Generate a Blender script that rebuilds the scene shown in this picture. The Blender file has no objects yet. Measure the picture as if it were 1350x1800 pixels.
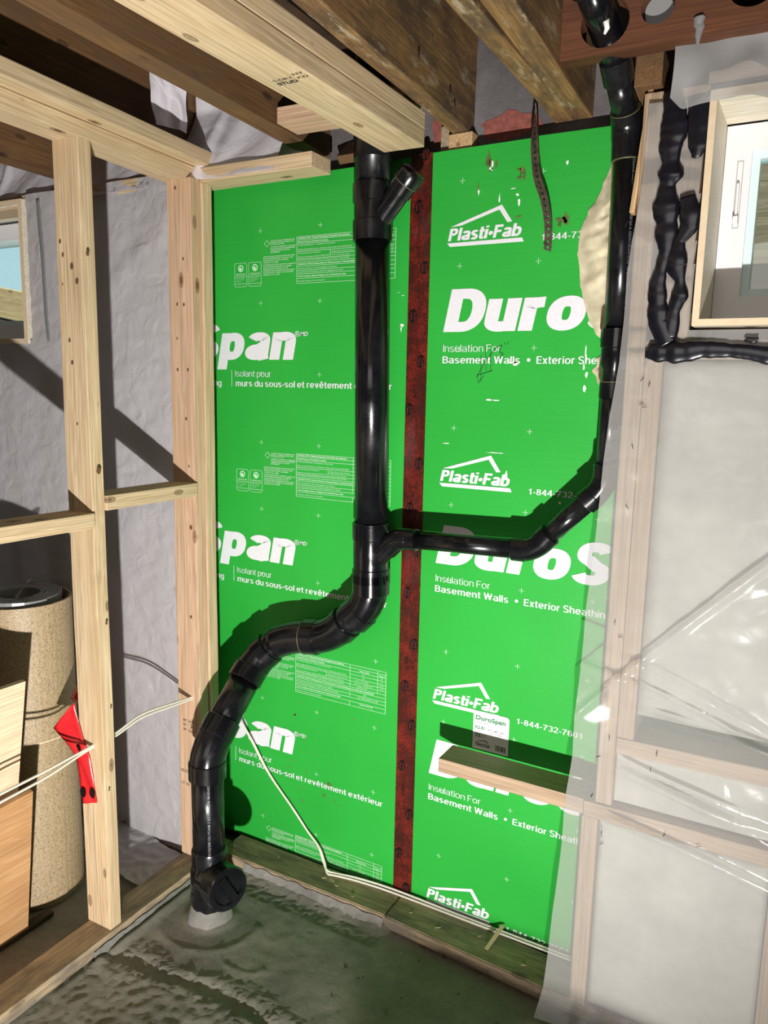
import bpy, bmesh, math, random
from mathutils import Vector, Matrix, noise
random.seed(7)
S = bpy.context.scene
COL = S.collection

# ------------------------------------------------------------------ camera
K = 0.001  # the scene is written in millimetres
cam_d = bpy.data.cameras.new('camera'); cam = bpy.data.objects.new('camera', cam_d); COL.objects.link(cam)
cam_d.sensor_fit = 'VERTICAL'; cam_d.sensor_height = 24.0; cam_d.lens = 24.0*1352.7/1800
cam_d.clip_start = .02; cam_d.clip_end = 60
R_ = Vector((0.87180728, 0.48939184, 0.02115854)); U_ = Vector((-0.09714146, 0.1303897, 0.98669249)); F_ = Vector((-0.4801204, 0.86226107, -0.16121493))
m = Matrix((R_, U_, -F_)).transposed().to_4x4(); m.translation = Vector((.938, -1.84731, 1.515))
cam.matrix_world = m
S.camera = cam
# ------------------------------------------------------------------ world, lamps, exposure
S.view_settings.view_transform = 'Standard'; S.view_settings.look = 'None'
S.view_settings.gamma = 1; S.view_settings.use_curve_mapping = False
S.view_settings.exposure = 0.0
w = bpy.data.worlds.new('daylight'); S.world = w; w.use_nodes = True
w.node_tree.nodes['Background'].inputs[0].default_value = (.62, .80, .86, 1)
w.node_tree.nodes['Background'].inputs[1].default_value = 1.0

def lamp(name, kind, loc, energy, color, size=None, aim=None, **k):
    d = bpy.data.lights.new(name, kind); d.energy = energy; d.color = color
    o = bpy.data.objects.new(name, d); COL.objects.link(o); o.location = Vector(loc)*K
    if kind == 'AREA': d.shape = 'RECTANGLE'; d.size, d.size_y = size
    elif size is not None: d.shadow_soft_size = size
    if aim: o.rotation_euler = (Vector(aim)-Vector(loc)).to_track_quat('-Z', 'Y').to_euler()
    for a, b in k.items(): setattr(d, a, b)
    return o
# LED work light on a low stand near the photographer's feet
lamp('work_light', 'SPOT', (1124, -2265, 246), 500, (1, .97, .93), .022, (-800, -150, 1520), spot_size=math.radians(120), spot_blend=1.0)
# added fill behind the camera, stands for no known lamp (weak, broad)
lamp('fill_light', 'AREA', (900, -3200, 2000), 11, (1, .95, .9), (1.6, 1.0), (-100, 0, 1000))

sun = lamp('sun', 'SUN', (0, 3000, 6000), 6.5, (1, .95, .86), None, (300, 4500, 3000)); sun.data.angle = .02
# ------------------------------------------------------------------ materials
def nt(name):
    m = bpy.data.materials.new(name); m.use_nodes = True
    return m, m.node_tree, m.node_tree.nodes['Principled BSDF']
def ramp(t, stops, src):
    r = t.nodes.new('ShaderNodeValToRGB'); e = r.color_ramp.elements
    while len(e) < len(stops): e.new(.5)
    for i, (p, c) in enumerate(stops): e[i].position = p; e[i].color = (*c, 1)
    t.links.new(src, r.inputs[0]); return r.outputs[0]
def nz(t, vec, scale, detail=4, rough=.6, dist=0):
    n = t.nodes.new('ShaderNodeTexNoise'); n.inputs['Scale'].default_value = scale
    n.inputs['Detail'].default_value = detail; n.inputs['Roughness'].default_value = rough; n.inputs['Distortion'].default_value = dist
    if vec: t.links.new(vec, n.inputs['Vector'])
    return n.outputs['Fac']
def mapping(t, sc, rand=True):
    c = t.nodes.new('ShaderNodeTexCoord'); mp = t.nodes.new('ShaderNodeMapping'); mp.inputs['Scale'].default_value = sc
    t.links.new(c.outputs['Object'], mp.inputs['Vector'])
    if rand:
        oi = t.nodes.new('ShaderNodeObjectInfo'); ml = t.nodes.new('ShaderNodeMath'); ml.operation = 'MULTIPLY'; ml.inputs[1].default_value = 37
        t.links.new(oi.outputs['Random'], ml.inputs[0])
        cb = t.nodes.new('ShaderNodeCombineXYZ')
        for i in range(3): t.links.new(ml.outputs[0], cb.inputs[i])
        t.links.new(cb.outputs[0], mp.inputs['Location'])
    return mp.outputs[0]
def mixc(t, fac, a, b, mode='MIX'):
    x = t.nodes.new('ShaderNodeMix'); x.data_type = 'RGBA'; x.blend_type = mode
    for s, v in ((x.inputs[0], fac), (x.inputs[6], a), (x.inputs[7], b)):
        if isinstance(v, (int, float)): s.default_value = v
        elif isinstance(v, tuple): s.default_value = (*v, 1)
        else: t.links.new(v, s)
    return x.outputs[2]
def bump(t, b, h, strength, dist=.001):
    n = t.nodes.new('ShaderNodeBump'); n.inputs['Strength'].default_value = strength; n.inputs['Distance'].default_value = dist
    t.links.new(h, n.inputs['Height']); t.links.new(n.outputs[0], b.inputs['Normal'])
def plain(name, col, rough=.5, spec=.5, metal=0, var=0, scale=40, bmp=0):
    m, t, b = nt(name); b.inputs['Roughness'].default_value = rough; b.inputs['Metallic'].default_value = metal
    b.inputs['Specular IOR Level'].default_value = spec
    v = mapping(t, (1, 1, 1), False); f = nz(t, v, scale)
    c = ramp(t, [(.3, tuple(x*(1-var) for x in col)), (.7, tuple(min(1, x*(1+var)) for x in col))], f)
    t.links.new(c, b.inputs['Base Color'])
    if bmp: bump(t, b, f, bmp)
    return m
def wood(name, light, dark, knot=(.10, .05, .02), rough=.6, stain=None, knots=True, gs=1.0, bmp=.25, pale=None):
    """length of the board runs along local X"""
    m, t, b = nt(name); b.inputs['Roughness'].default_value = rough; b.inputs['Specular IOR Level'].default_value = .3
    v = mapping(t, (1.3, 22*gs, 22*gs)); f1 = nz(t, v, 1.0, 3, .55, 1.2)
    sn = t.nodes.new('ShaderNodeMath'); sn.operation = 'MULTIPLY'; sn.inputs[1].default_value = 26; t.links.new(f1, sn.inputs[0])
    s2 = t.nodes.new('ShaderNodeMath'); s2.operation = 'SINE'; t.links.new(sn.outputs[0], s2.inputs[0])
    s3 = t.nodes.new('ShaderNodeMath'); s3.operation = 'MULTIPLY_ADD'; s3.inputs[1].default_value = .5; s3.inputs[2].default_value = .5; t.links.new(s2.outputs[0], s3.inputs[0])
    rings = s3.outputs[0]
    v2 = mapping(t, (4, 260, 260)); f2 = nz(t, v2, 1.0, 2, .6)
    md = tuple(l*.45+d*.55 for l, d in zip(light, dark))
    c = ramp(t, [(0, md), (.55, light), (1, tuple(l*.6+d*.4 for l, d in zip(light, dark)))], rings)
    c2 = ramp(t, [(.32, tuple(.66 for _ in range(3))), (.58, (1.0,)*3)], f2)
    c = mixc(t, 1.0, c, c2, 'MULTIPLY')
    v3 = mapping(t, (1.5, 5, 5)); f3 = nz(t, v3, 1.6, 3)
    c = mixc(t, ramp(t, [(.5, (0, 0, 0)), (.75, (.5,)*3)], f3), c, dark)
    if knots:
        vo = t.nodes.new('ShaderNodeTexVoronoi'); vo.inputs['Scale'].default_value = 1.0; vo.inputs['Randomness'].default_value = 1
        t.links.new(mapping(t, (7, 17, 17)), vo.inputs['Vector'])
        k = ramp(t, [(.07, (1, 1, 1)), (.10, (.45,)*3), (.13, (.75,)*3), (.17, (0, 0, 0))], vo.outputs['Distance'])
        kc = t.nodes.new('ShaderNodeSeparateColor'); t.links.new(vo.outputs['Color'], kc.inputs[0])
        k = mixc(t, ramp(t, [(.38, (0, 0, 0)), (.42, (1, 1, 1))], kc.outputs[0]), (0, 0, 0), k)
        c = mixc(t, k, c, knot)
    if stain:
        sf = nz(t, mapping(t, (3, 9, 9)), 2.2, 6, .7)
        c = mixc(t, ramp(t, [(.42, (0, 0, 0)), (.62, (.85,)*3)], sf), c, stain)
    if stain and pale:
        sf = nz(t, mapping(t, (4, 12, 12)), 2.0, 6, .75)
        c = mixc(t, ramp(t, [(.56, (0, 0, 0)), (.66, (.7,)*3)], sf), c, pale)
    t.links.new(c, b.inputs['Base Color']); bump(t, b, f2, bmp, .0006)
    return m
M = {}
M['spruce'] = wood('new_spruce', (.66, .51, .33), (.46, .31, .16))
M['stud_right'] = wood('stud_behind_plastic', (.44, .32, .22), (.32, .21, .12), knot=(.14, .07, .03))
M['spruce_pink'] = wood('spruce_pinkish', (.66, .46, .31), (.48, .29, .17), knot=(.16, .07, .03))
M['old'] = wood('old_joist', (.20, .105, .042), (.10, .05, .02), knot=(.03, .015, .008), rough=.7, stain=(.12, .07, .04))
M['old_stained'] = wood('old_joist_stained', (.30, .17, .065), (.12, .06, .025), knot=(.03, .02, .01), rough=.7, stain=(.07, .045, .03), bmp=.6, pale=(.40, .33, .22))
M['old_red'] = wood('old_header_red', (.17, .065, .03), (.08, .03, .016), knots=False, rough=.65)
M['dirty'] = wood('dirty_sill', (.48, .36, .22), (.22, .17, .11), stain=(.13, .11, .09), rough=.75)
M['ply'] = wood('plywood_face', (.56, .33, .16), (.40, .20, .08), gs=.25, knots=True, knot=(.5, .4, .25), rough=.5)
M['ply_pale'] = wood('plywood_pale', (.74, .60, .42), (.62, .47, .30), gs=.3, knots=False, rough=.55)
def ply_edge():
    m, t, b = nt('plywood_edge'); b.inputs['Roughness'].default_value = .7
    c = t.nodes.new('ShaderNodeTexCoord'); w_ = t.nodes.new('ShaderNodeTexWave'); w_.bands_direction = 'Y'
    w_.inputs['Scale'].default_value = 70; w_.inputs['Distortion'].default_value = 1.5
    t.links.new(c.outputs['Object'], w_.inputs['Vector'])
    t.links.new(ramp(t, [(0, (.30, .18, .09)), (.4, (.68, .52, .34)), (1, (.72, .58, .4))], w_.outputs['Fac']), b.inputs['Base Color'])
    return m
M['ply_edge'] = ply_edge()
M['lining'] = wood('lining_plywood', (.86, .80, .66), (.74, .66, .50), gs=.3, knots=False, rough=.5)
M['knot'] = plain('dark_knot', (.13, .065, .03), .6, var=.5, scale=120)
M['end'] = plain('wood_end_grain', (.50, .33, .17), .8, var=.3, scale=60)
def eps_green():
    m, t, b = nt('green_foam_board_facing'); b.inputs['Roughness'].default_value = .36; b.inputs['Specular IOR Level'].default_value = .35
    v = mapping(t, (1, 1, 1), False)
    f = nz(t, v, 2.0, 2); t.links.new(ramp(t, [(.3, (.022, .335, .040)), (.7, (.028, .39, .050))], f), b.inputs['Base Color'])
    f2 = nz(t, v, 260, 3, .7); f3 = nz(t, mapping(t, (2, 2, 60), False), 1.5, 2)
    a = t.nodes.new('ShaderNodeMath'); a.operation = 'MULTIPLY_ADD'; a.inputs[1].default_value = 1.2
    t.links.new(f3, a.inputs[0]); t.links.new(f2, a.inputs[2]); bump(t, b, a.outputs[0], .5, .0012)
    return m
M['green'] = eps_green()
M['eps'] = plain('white_foam_core', (.75, .78, .72), .8, var=.1, scale=300)
M['print'] = plain('white_print', (.70, .70, .74), .4, spec=.3, var=.06, scale=220, bmp=.3)
M['print_fine'] = plain('fine_white_print', (.55, .78, .58), .4, spec=.3)
def abs_black():
    m, t, b = nt('black_abs'); b.inputs['Specular IOR Level'].default_value = .55
    v = mapping(t, (1, 1, 1), False); f = nz(t, v, 9, 6, .7); g = nz(t, v, 70, 4, .75)
    c = ramp(t, [(.45, (.0045, .0048, .0062)), (.75, (.012, .012, .014))], f)
    dust = ramp(t, [(.72, (0, 0, 0)), (.82, (.35,)*3)], g)
    c = mixc(t, dust, c, (.06, .06, .065)); t.links.new(c, b.inputs['Base Color'])
    t.links.new(ramp(t, [(.4, (.14,)*3), (.7, (.34,)*3)], f), b.inputs['Roughness'])
    return m
M['abs'] = abs_black()
M['glue'] = plain('dried_pipe_cement', (.10, .10, .05), .4)
M['mark'] = plain('grey_pipe_marking', (.20, .20, .22), .6)
def tape_mat():
    m, t, b = nt('red_sheathing_tape'); b.inputs['Roughness'].default_value = .28
    v = mapping(t, (1, 1, 1), False); f = nz(t, v, 190, 5, .8); g = nz(t, v, 16, 3, .6)
    a = t.nodes.new('ShaderNodeMath'); a.operation = 'MULTIPLY_ADD'; a.inputs[1].default_value = .7; t.links.new(g, a.inputs[0]); t.links.new(f, a.inputs[2])
    t.links.new(ramp(t, [(.80, (.045, .010, .007)), (1.0, (.17, .016, .011))], a.outputs[0]), b.inputs['Base Color'])
    bump(t, b, f, .15, .0005); return m
M['tape'] = tape_mat()
M['tape_new'] = plain('loose_red_tape', (.60, .02, .025), .25, var=.1)
M['tape_mark'] = plain('black_tape_print', (.008, .005, .005), .35)
M['tape_text'] = plain('red_on_black', (.16, .02, .015), .4)
def conc(name, a_, b_, rough, bs=.5, spots=None):
    m, t, b = nt(name); b.inputs['Roughness'].default_value = rough
    v = mapping(t, (1, 1, 1), False); f = nz(t, v, 5, 8, .65); g = nz(t, v, 70, 10, .85)
    c = ramp(t, [(.35, a_), (.65, b_)], f)
    c = mixc(t, ramp(t, [(.35, (.75,)*3), (.62, (1.0,)*3)], g), (0, 0, 0), c, 'MIX')
    if spots:
        s = nz(t, v, 28, 3, .6); c = mixc(t, ramp(t, [(.66, (0, 0, 0)), (.72, (.8,)*3)], s), c, spots)
    t.links.new(c, b.inputs['Base Color']); bump(t, b, g, bs, .006); return m
M['floor'] = conc('fresh_concrete_floor', (.20, .19, .155), (.34, .32, .26), .55, .9, (.09, .08, .06))
M['wall'] = conc('old_foundation', (.10, .09, .09), (.22, .20, .205), .85, .8)
M['mortar'] = conc('mortar', (.20, .19, .17), (.36, .34, .31), .85, .9)
M['redpaint'] = plain('faded_red_paint', (.24, .07, .055), .8, var=.35, scale=60, bmp=.6)
M['dark'] = plain('dark_boards', (.045, .024, .012), .8, var=.4, scale=10)
M['room'] = plain('bare_room_wall', (.38, .36, .34), .9, var=.1)
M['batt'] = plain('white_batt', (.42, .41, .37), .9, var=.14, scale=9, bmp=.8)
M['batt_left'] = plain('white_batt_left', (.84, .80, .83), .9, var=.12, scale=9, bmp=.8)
def poly(name, opac, col, rough, bs=.12, scale=9):
    m, t, b = nt(name); b.inputs['Base Color'].default_value = (*col, 1); b.inputs['Roughness'].default_value = rough
    b.inputs['Specular IOR Level'].default_value = .75
    v = mapping(t, (1, 1, 1), False); f = nz(t, v, scale, 3, .5, .6)
    bump(t, b, f, bs, .02)
    tr = t.nodes.new('ShaderNodeBsdfTransparent'); tr.inputs[0].default_value = (.97, .98, .98, 1)
    mx = t.nodes.new('ShaderNodeMixShader'); out = t.nodes['Material Output']
    fr = t.nodes.new('ShaderNodeLayerWeight'); fr.inputs['Blend'].default_value = .35
    ad = t.nodes.new('ShaderNodeMath'); ad.operation = 'MULTIPLY_ADD'; ad.inputs[1].default_value = .5; ad.inputs[2].default_value = opac; ad.use_clamp = True
    t.links.new(fr.outputs['Fresnel'], ad.inputs[0])
    t.links.new(ad.outputs[0], mx.inputs[0]); t.links.new(tr.outputs[0], mx.inputs[1]); t.links.new(b.outputs[0], mx.inputs[2])
    t.links.new(mx.outputs[0], out.inputs['Surface']); return m
M['poly'] = poly('clear_poly', .36, (.50, .49, .47), .14, .2)
M['poly_left'] = poly('hazy_poly', .46, (.86, .83, .86), .26, .4, 16)
M['poly_bay'] = poly('bright_poly', .72, (.90, .86, .92), .3, .3, 12)
M['poly_flap'] = poly('grey_poly', .66, (.42, .42, .42), .3)
M['seal'] = plain('black_acoustic_sealant', (.006, .006, .010), .22, spec=.6, var=.3, scale=30)
M['foam'] = plain('cream_spray_foam', (.58, .52, .36), .55, var=.22, scale=26, bmp=1.0)
M['strap'] = plain('rusty_strap_steel', (.10, .065, .055), .45, metal=.55, var=.5, scale=60)
M['cable'] = plain('white_cable_jacket', (.72, .68, .58), .4)
M['vinyl'] = plain('white_window_vinyl', (.78, .76, .78), .35)
M['vinyl_in'] = plain('window_gasket', (.65, .80, .80), .35)
def speck():
    m, t, b = nt('speckled_sheet_flooring'); b.inputs['Roughness'].default_value = .55
    v = mapping(t, (1, 1, 1), False); f = nz(t, v, 240, 3, .8)
    t.links.new(ramp(t, [(.36, (.16, .10, .05)), (.5, (.36, .27, .155)), (.66, (.43, .33, .21))], f), b.inputs['Base Color'])
    bump(t, b, f, .2, .0008); return m
M['speck'] = speck()
M['plastic_roll'] = plain('rolled_poly_edge', (.20, .20, .20), .3, spec=.7)
M['weather'] = wood('weathered_plank', (.42, .33, .22), (.20, .15, .10), rough=.8, gs=.6, bmp=.8)
M['weather_tan'] = wood('weathered_tan_beam', (.62, .42, .22), (.36, .22, .10), rough=.8, gs=.8, bmp=.8)
M['weather_brown'] = wood('dark_brown_plank', (.10, .055, .035), (.05, .03, .02), rough=.8, bmp=.8)
M['snow'] = plain('snow', (.34, .40, .40), .8)
M['marker'] = plain('black_marker', (.012, .05, .018), .5)
M['stamp'] = plain('lumber_stamp_ink', (.05, .04, .035), .7)
M['smear'] = plain('brown_smear', (.10, .13, .03), .7, var=.6, scale=50)
M['smear_red'] = plain('rusty_smear', (.16, .16, .07), .7, var=.4, scale=50)
M['chip'] = plain('exposed_white_foam', (.78, .82, .76), .8)
M['label'] = plain('white_sticker', (.72, .74, .76), .4, var=.04, scale=30, bmp=.2)
M['label_green'] = plain('green_label_ink', (.02, .20, .06), .5)
M['ink'] = plain('black_label_ink', (.03, .03, .03), .5)
M['case'] = plain('shade_box_plastic', (.03, .03, .03), .5)  # plastic of the added out-of-view box that shades the floor
def glass():
    m, t, b = nt('window_glass'); tr = t.nodes.new('ShaderNodeBsdfTransparent'); gl = t.nodes.new('ShaderNodeBsdfGlossy'); gl.inputs['Roughness'].default_value = .02
    tr.inputs[0].default_value = (.88, .97, .97, 1)
    mx = t.nodes.new('ShaderNodeMixShader'); mx.inputs[0].default_value = .07
    t.links.new(tr.outputs[0], mx.inputs[1]); t.links.new(gl.outputs[0], mx.inputs[2]); t.links.new(mx.outputs[0], t.nodes['Material Output'].inputs['Surface']); return m
M['glass'] = glass()

# ------------------------------------------------------------------ helpers
def tag(o, label=None, cat=None, group=None, kind=None):
    if label: o['label'] = label
    if cat: o['category'] = cat
    if group: o['group'] = group
    if kind: o['kind'] = kind
    return o
def link(name, me, mat, parent=None, smooth=False):
    o = bpy.data.objects.new(name, me); COL.objects.link(o)
    if mat is not None:
        for mm in (mat if isinstance(mat, (list, tuple)) else [mat]): me.materials.append(M[mm] if isinstance(mm, str) else mm)
    if smooth: me.polygons.foreach_set('use_smooth', [True]*len(me.polygons))
    if parent: o.parent = parent
    return o
def empty(name, loc=(0, 0, 0)):
    o = bpy.data.objects.new(name, None); COL.objects.link(o); o.location = Vector(loc)*K; o.empty_display_size = .05
    return o
def mesh(name, verts, faces, mat, parent=None, smooth=False, mm=True):
    me = bpy.data.meshes.new(name)
    me.from_pydata([tuple(c*K for c in v) for v in verts] if mm else verts, [], faces); me.update()
    off = Vector((0, 0, 0))
    if parent:
        off = parent.location
        for v in me.vertices: v.co -= off
    return link(name, me, mat, parent, smooth)
def bev(bm, w, seg=2):
    bmesh.ops.bevel(bm, geom=list(bm.edges), offset=w, segments=seg, profile=.6, affect='EDGES')
def board(name, p0, p1, wv, wy, wz, mat, parent=None, bevel=2.5, warp=0, shift=(0, 0, 0)):
    """lumber from p0 to p1 (centres of its end faces, mm); wv = vector giving the direction of its wy side"""
    p0, p1 = Vector(p0)*K, Vector(p1)*K; x = (p1-p0); L = x.length; x.normalize()
    y = Vector(wv); y = (y-x*y.dot(x)).normalized(); z = x.cross(y)
    bm = bmesh.new(); n = max(2, int(L/.12)); 
    bmesh.ops.create_cube(bm, size=1)
    for v in bm.verts: v.co = Vector((v.co.x*L, v.co.y*wy*K, v.co.z*wz*K))
    bev(bm, bevel*K)
    le = [e for e in bm.edges if abs(e.verts[0].co.x-e.verts[1].co.x) > L*.9]
    if warp:
        bmesh.ops.subdivide_edges(bm, edges=le, cuts=n, use_grid_fill=True)
        sd = random.random()*50
        for v in bm.verts:
            q = noise.noise_vector(Vector((v.co.x*3+sd, v.co.y*8, v.co.z*8)))*warp*K
            v.co += Vector((0, q.y, q.z))
    me = bpy.data.meshes.new(name); bm.to_mesh(me); bm.free()
    o = link(name, me, mat); mw = Matrix((x, y, z)).transposed().to_4x4(); mw.translation = (p0+p1)/2
    if parent: o.parent = parent; mw = Matrix.Translation(-parent.location) @ mw
    o.matrix_local = mw
    return o
def box(name, a, b, mat, parent=None, bevel=0, seg=2):
    bm = bmesh.new(); bmesh.ops.create_cube(bm, size=1)
    a, b = Vector(a)*K, Vector(b)*K; c = (a+b)/2; d = b-a
    for v in bm.verts: v.co = Vector((v.co.x*d.x, v.co.y*d.y, v.co.z*d.z))
    if bevel: bev(bm, bevel*K, seg)
    me = bpy.data.meshes.new(name); bm.to_mesh(me); bm.free()
    o = link(name, me, mat, parent); o.location = c-(parent.location if parent else Vector()); return o
def boxes(name, lst, mat, parent=None):
    V, Fc = [], []
    for a, b in lst:
        n = len(V)
        V += [(x, y, z) for x in (a[0], b[0]) for y in (a[1], b[1]) for z in (a[2], b[2])]
        Fc += [tuple(n+i for i in f) for f in ((0, 1, 3, 2), (4, 6, 7, 5), (0, 4, 5, 1), (2, 3, 7, 6), (0, 2, 6, 4), (1, 5, 7, 3))]
    return mesh(name, V, Fc, mat, parent)
def frame_of(d):
    d = d.normalized(); a = Vector((0, 0, 1)) if abs(d.z) < .9 else Vector((1, 0, 0))
    u = d.cross(a).normalized(); return u, d.cross(u).normalized()
def sweep(name, pts, rads, mat, parent=None, n=32, caps=True, flat=None, smooth=True, groove=None):
    """tube through pts (mm) with a radius per point"""
    pts = [Vector(p) for p in pts]; V, Fc = [], []
    u = None
    for i, p in enumerate(pts):
        d = (pts[min(i+1, len(pts)-1)]-pts[max(i-1, 0)])
        if d.length < 1e-6: d = Vector((0, 0, 1))
        d.normalize()
        if u is None: u, v = frame_of(d)
        else: u = (u-d*u.dot(d)).normalized(); v = d.cross(u)
        for k in range(n):
            a = 2*math.pi*k/n; q = (u*math.cos(a)+v*math.sin(a))*rads[i]
            if flat: q = Vector((q.x, q.y*flat, q.z))
            V.append(p+q)
    for i in range(len(pts)-1):
        for k in range(n):
            Fc.append((i*n+k, i*n+(k+1) % n, (i+1)*n+(k+1) % n, (i+1)*n+k))
    if caps: Fc.append(tuple(range(n))[::-1]); Fc.append(tuple((len(pts)-1)*n+k for k in range(n)))
    o = mesh(name, [tuple(v) for v in V], Fc, mat, parent, smooth)
    if smooth and caps:
        for p in o.data.polygons:
            if len(p.vertices) > 4: p.use_smooth = False
    return o
def rod(name, a, b, r, mat, parent=None, n=32): return sweep(name, [a, b], [r, r], mat, parent, n)
def turned(name, a, b, prof, mat, parent=None, n=40):
    """profile [(t mm from a, radius)], sharp steps"""
    a, b = Vector(a), Vector(b); d = (b-a).normalized(); u, v = frame_of(d); V, Fc = [], []
    for (t, r) in prof:
        for k in range(n):
            an = 2*math.pi*k/n; V.append(a+d*t+(u*math.cos(an)+v*math.sin(an))*r)
    for i in range(len(prof)-1):
        for k in range(n): Fc.append((i*n+k, i*n+(k+1) % n, (i+1)*n+(k+1) % n, (i+1)*n+k))
    Fc.append(tuple(range(n))[::-1]); Fc.append(tuple((len(prof)-1)*n+k for k in range(n)))
    o = mesh(name, [tuple(x) for x in V], Fc, mat, parent, True)
    me = o.data
    bm = bmesh.new(); bm.from_mesh(me)
    bmesh.ops.recalc_face_normals(bm, faces=bm.faces)
    for e in bm.edges:
        if len(e.link_faces) == 2 and e.calc_face_angle(0) > .5: e.smooth = False
    bm.to_mesh(me); bm.free()
    return o
def hub(a, b, r, rr, mat='abs', parent=None, name='coupling'):
    L = (Vector(b)-Vector(a)).length
    return turned(name, a, b, [(0, r), (0, rr-2), (2, rr), (L-2, rr), (L, rr-2), (L, r)], mat, parent)
def bez(a, c, b, n=14):
    a, c, b = Vector(a), Vector(c), Vector(b)
    return [a*(1-t)**2+c*2*t*(1-t)+b*t*t for t in [i/n for i in range(n+1)]]
def grid(name, fn, nu, nv, mat, parent=None, smooth=True):
    V = [fn(i/nu, j/nv) for j in range(nv+1) for i in range(nu+1)]
    Fc = [(j*(nu+1)+i, j*(nu+1)+i+1, (j+1)*(nu+1)+i+1, (j+1)*(nu+1)+i) for j in range(nv) for i in range(nu)]
    return mesh(name, V, Fc, mat, parent, smooth)
def poly_prism(name, outline, y0, y1, mat, parent=None, holes=(), bevel=0):
    """outline [(x, z)] in mm, extruded from y0 (front) to y1, optional holes"""
    cu = bpy.data.curves.new(name, 'CURVE'); cu.dimensions = '2D'; cu.fill_mode = 'BOTH'
    for loop in [outline, *holes]:
        s = cu.splines.new('POLY'); s.points.add(len(loop)-1); s.use_cyclic_u = True
        for i, (x, z) in enumerate(loop): s.points[i].co = (x*K, z*K, 0, 1)
    cu.extrude = abs(y1-y0)/2*K; cu.bevel_depth = 0
    tmp = bpy.data.objects.new('tmp', cu); COL.objects.link(tmp)
    dg = bpy.context.evaluated_depsgraph_get(); me = bpy.data.meshes.new_from_object(tmp.evaluated_get(dg))
    bpy.data.objects.remove(tmp); bpy.data.curves.remove(cu)
    me.name = name; off = parent.location if parent else Vector()
    for v in me.vertices: v.co = Vector((v.co.x, -v.co.z+(y0+y1)/2*K, v.co.y))-off
    me.materials.clear()
    return link(name, me, mat, parent)
def poly_area(l): return l
def text_pts(s, x0, x1, zb, cap, weight=0, shear=0, space=1.0, rot=None):
    """mesh data (verts 2D mm, faces) of a line of text fitted between x0 and x1, baseline zb, cap height cap"""
    cu = bpy.data.curves.new('t', 'FONT'); cu.body = s; cu.size = 1; cu.offset = weight; cu.shear = shear; cu.space_character = space
    cu.resolution_u = 3; cu.fill_mode = 'FRONT' if hasattr(cu, 'fill_mode') else cu.fill_mode
    tmp = bpy.data.objects.new('tmp', cu); COL.objects.link(tmp)
    dg = bpy.context.evaluated_depsgraph_get(); me = bpy.data.meshes.new_from_object(tmp.evaluated_get(dg))
    bpy.data.objects.remove(tmp); bpy.data.curves.remove(cu)
    xs = [v.co.x for v in me.vertices]; a, b = min(xs), max(xs)
    H = .729+2*weight*.5
    V = [((v.co.x-a)/(b-a)*(x1-x0)+x0, v.co.y/H*cap+zb) for v in me.vertices]
    Fc = [tuple(p.vertices) for p in me.polygons]; bpy.data.meshes.remove(me)
    return V, Fc
class Flat:
    """collects flat shapes lying on the wall plane y"""
    def __init__(s, y): s.V, s.F, s.y, s.dy = [], [], y, 0
    def add(s, V, Fc):
        n = len(s.V); s.V += [(x, s.y+s.dy, z) for x, z in V]; s.F += [tuple(n+i for i in f) for f in Fc]
    def text(s, *a, **k): s.add(*text_pts(*a, **k))
    def quad(s, *p): s.add(list(p), [tuple(range(len(p)))])
    def rect(s, x0, z0, x1, z1): s.quad((x0, z0), (x1, z0), (x1, z1), (x0, z1))
    def line(s, a, b, w):
        a, b = Vector(a), Vector(b); d = (b-a).normalized(); n = Vector((-d.y, d.x))*w/2
        s.quad(tuple(a-n), tuple(b-n), tuple(b+n), tuple(a+n))
    def ring(s, x, z, rx, rz, w, n=20):
        V = []
        for k in range(n):
            c, q = math.cos(2*math.pi*k/n), math.sin(2*math.pi*k/n); V += [(x+c*rx, z+q*rz), (x+c*(rx-w), z+q*(rz-w))]
        s.add(V, [(2*k, 2*((k+1) % n), 2*((k+1) % n)+1, 2*k+1) for k in range(n)])
    def disc(s, x, z, rx, rz, n=20): s.quad(*[(x+rx*math.cos(2*math.pi*k/n), z+rz*math.sin(2*math.pi*k/n)) for k in range(n)])
    def build(s, name, mat, parent=None): return mesh(name, s.V, s.F, mat, parent)


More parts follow.
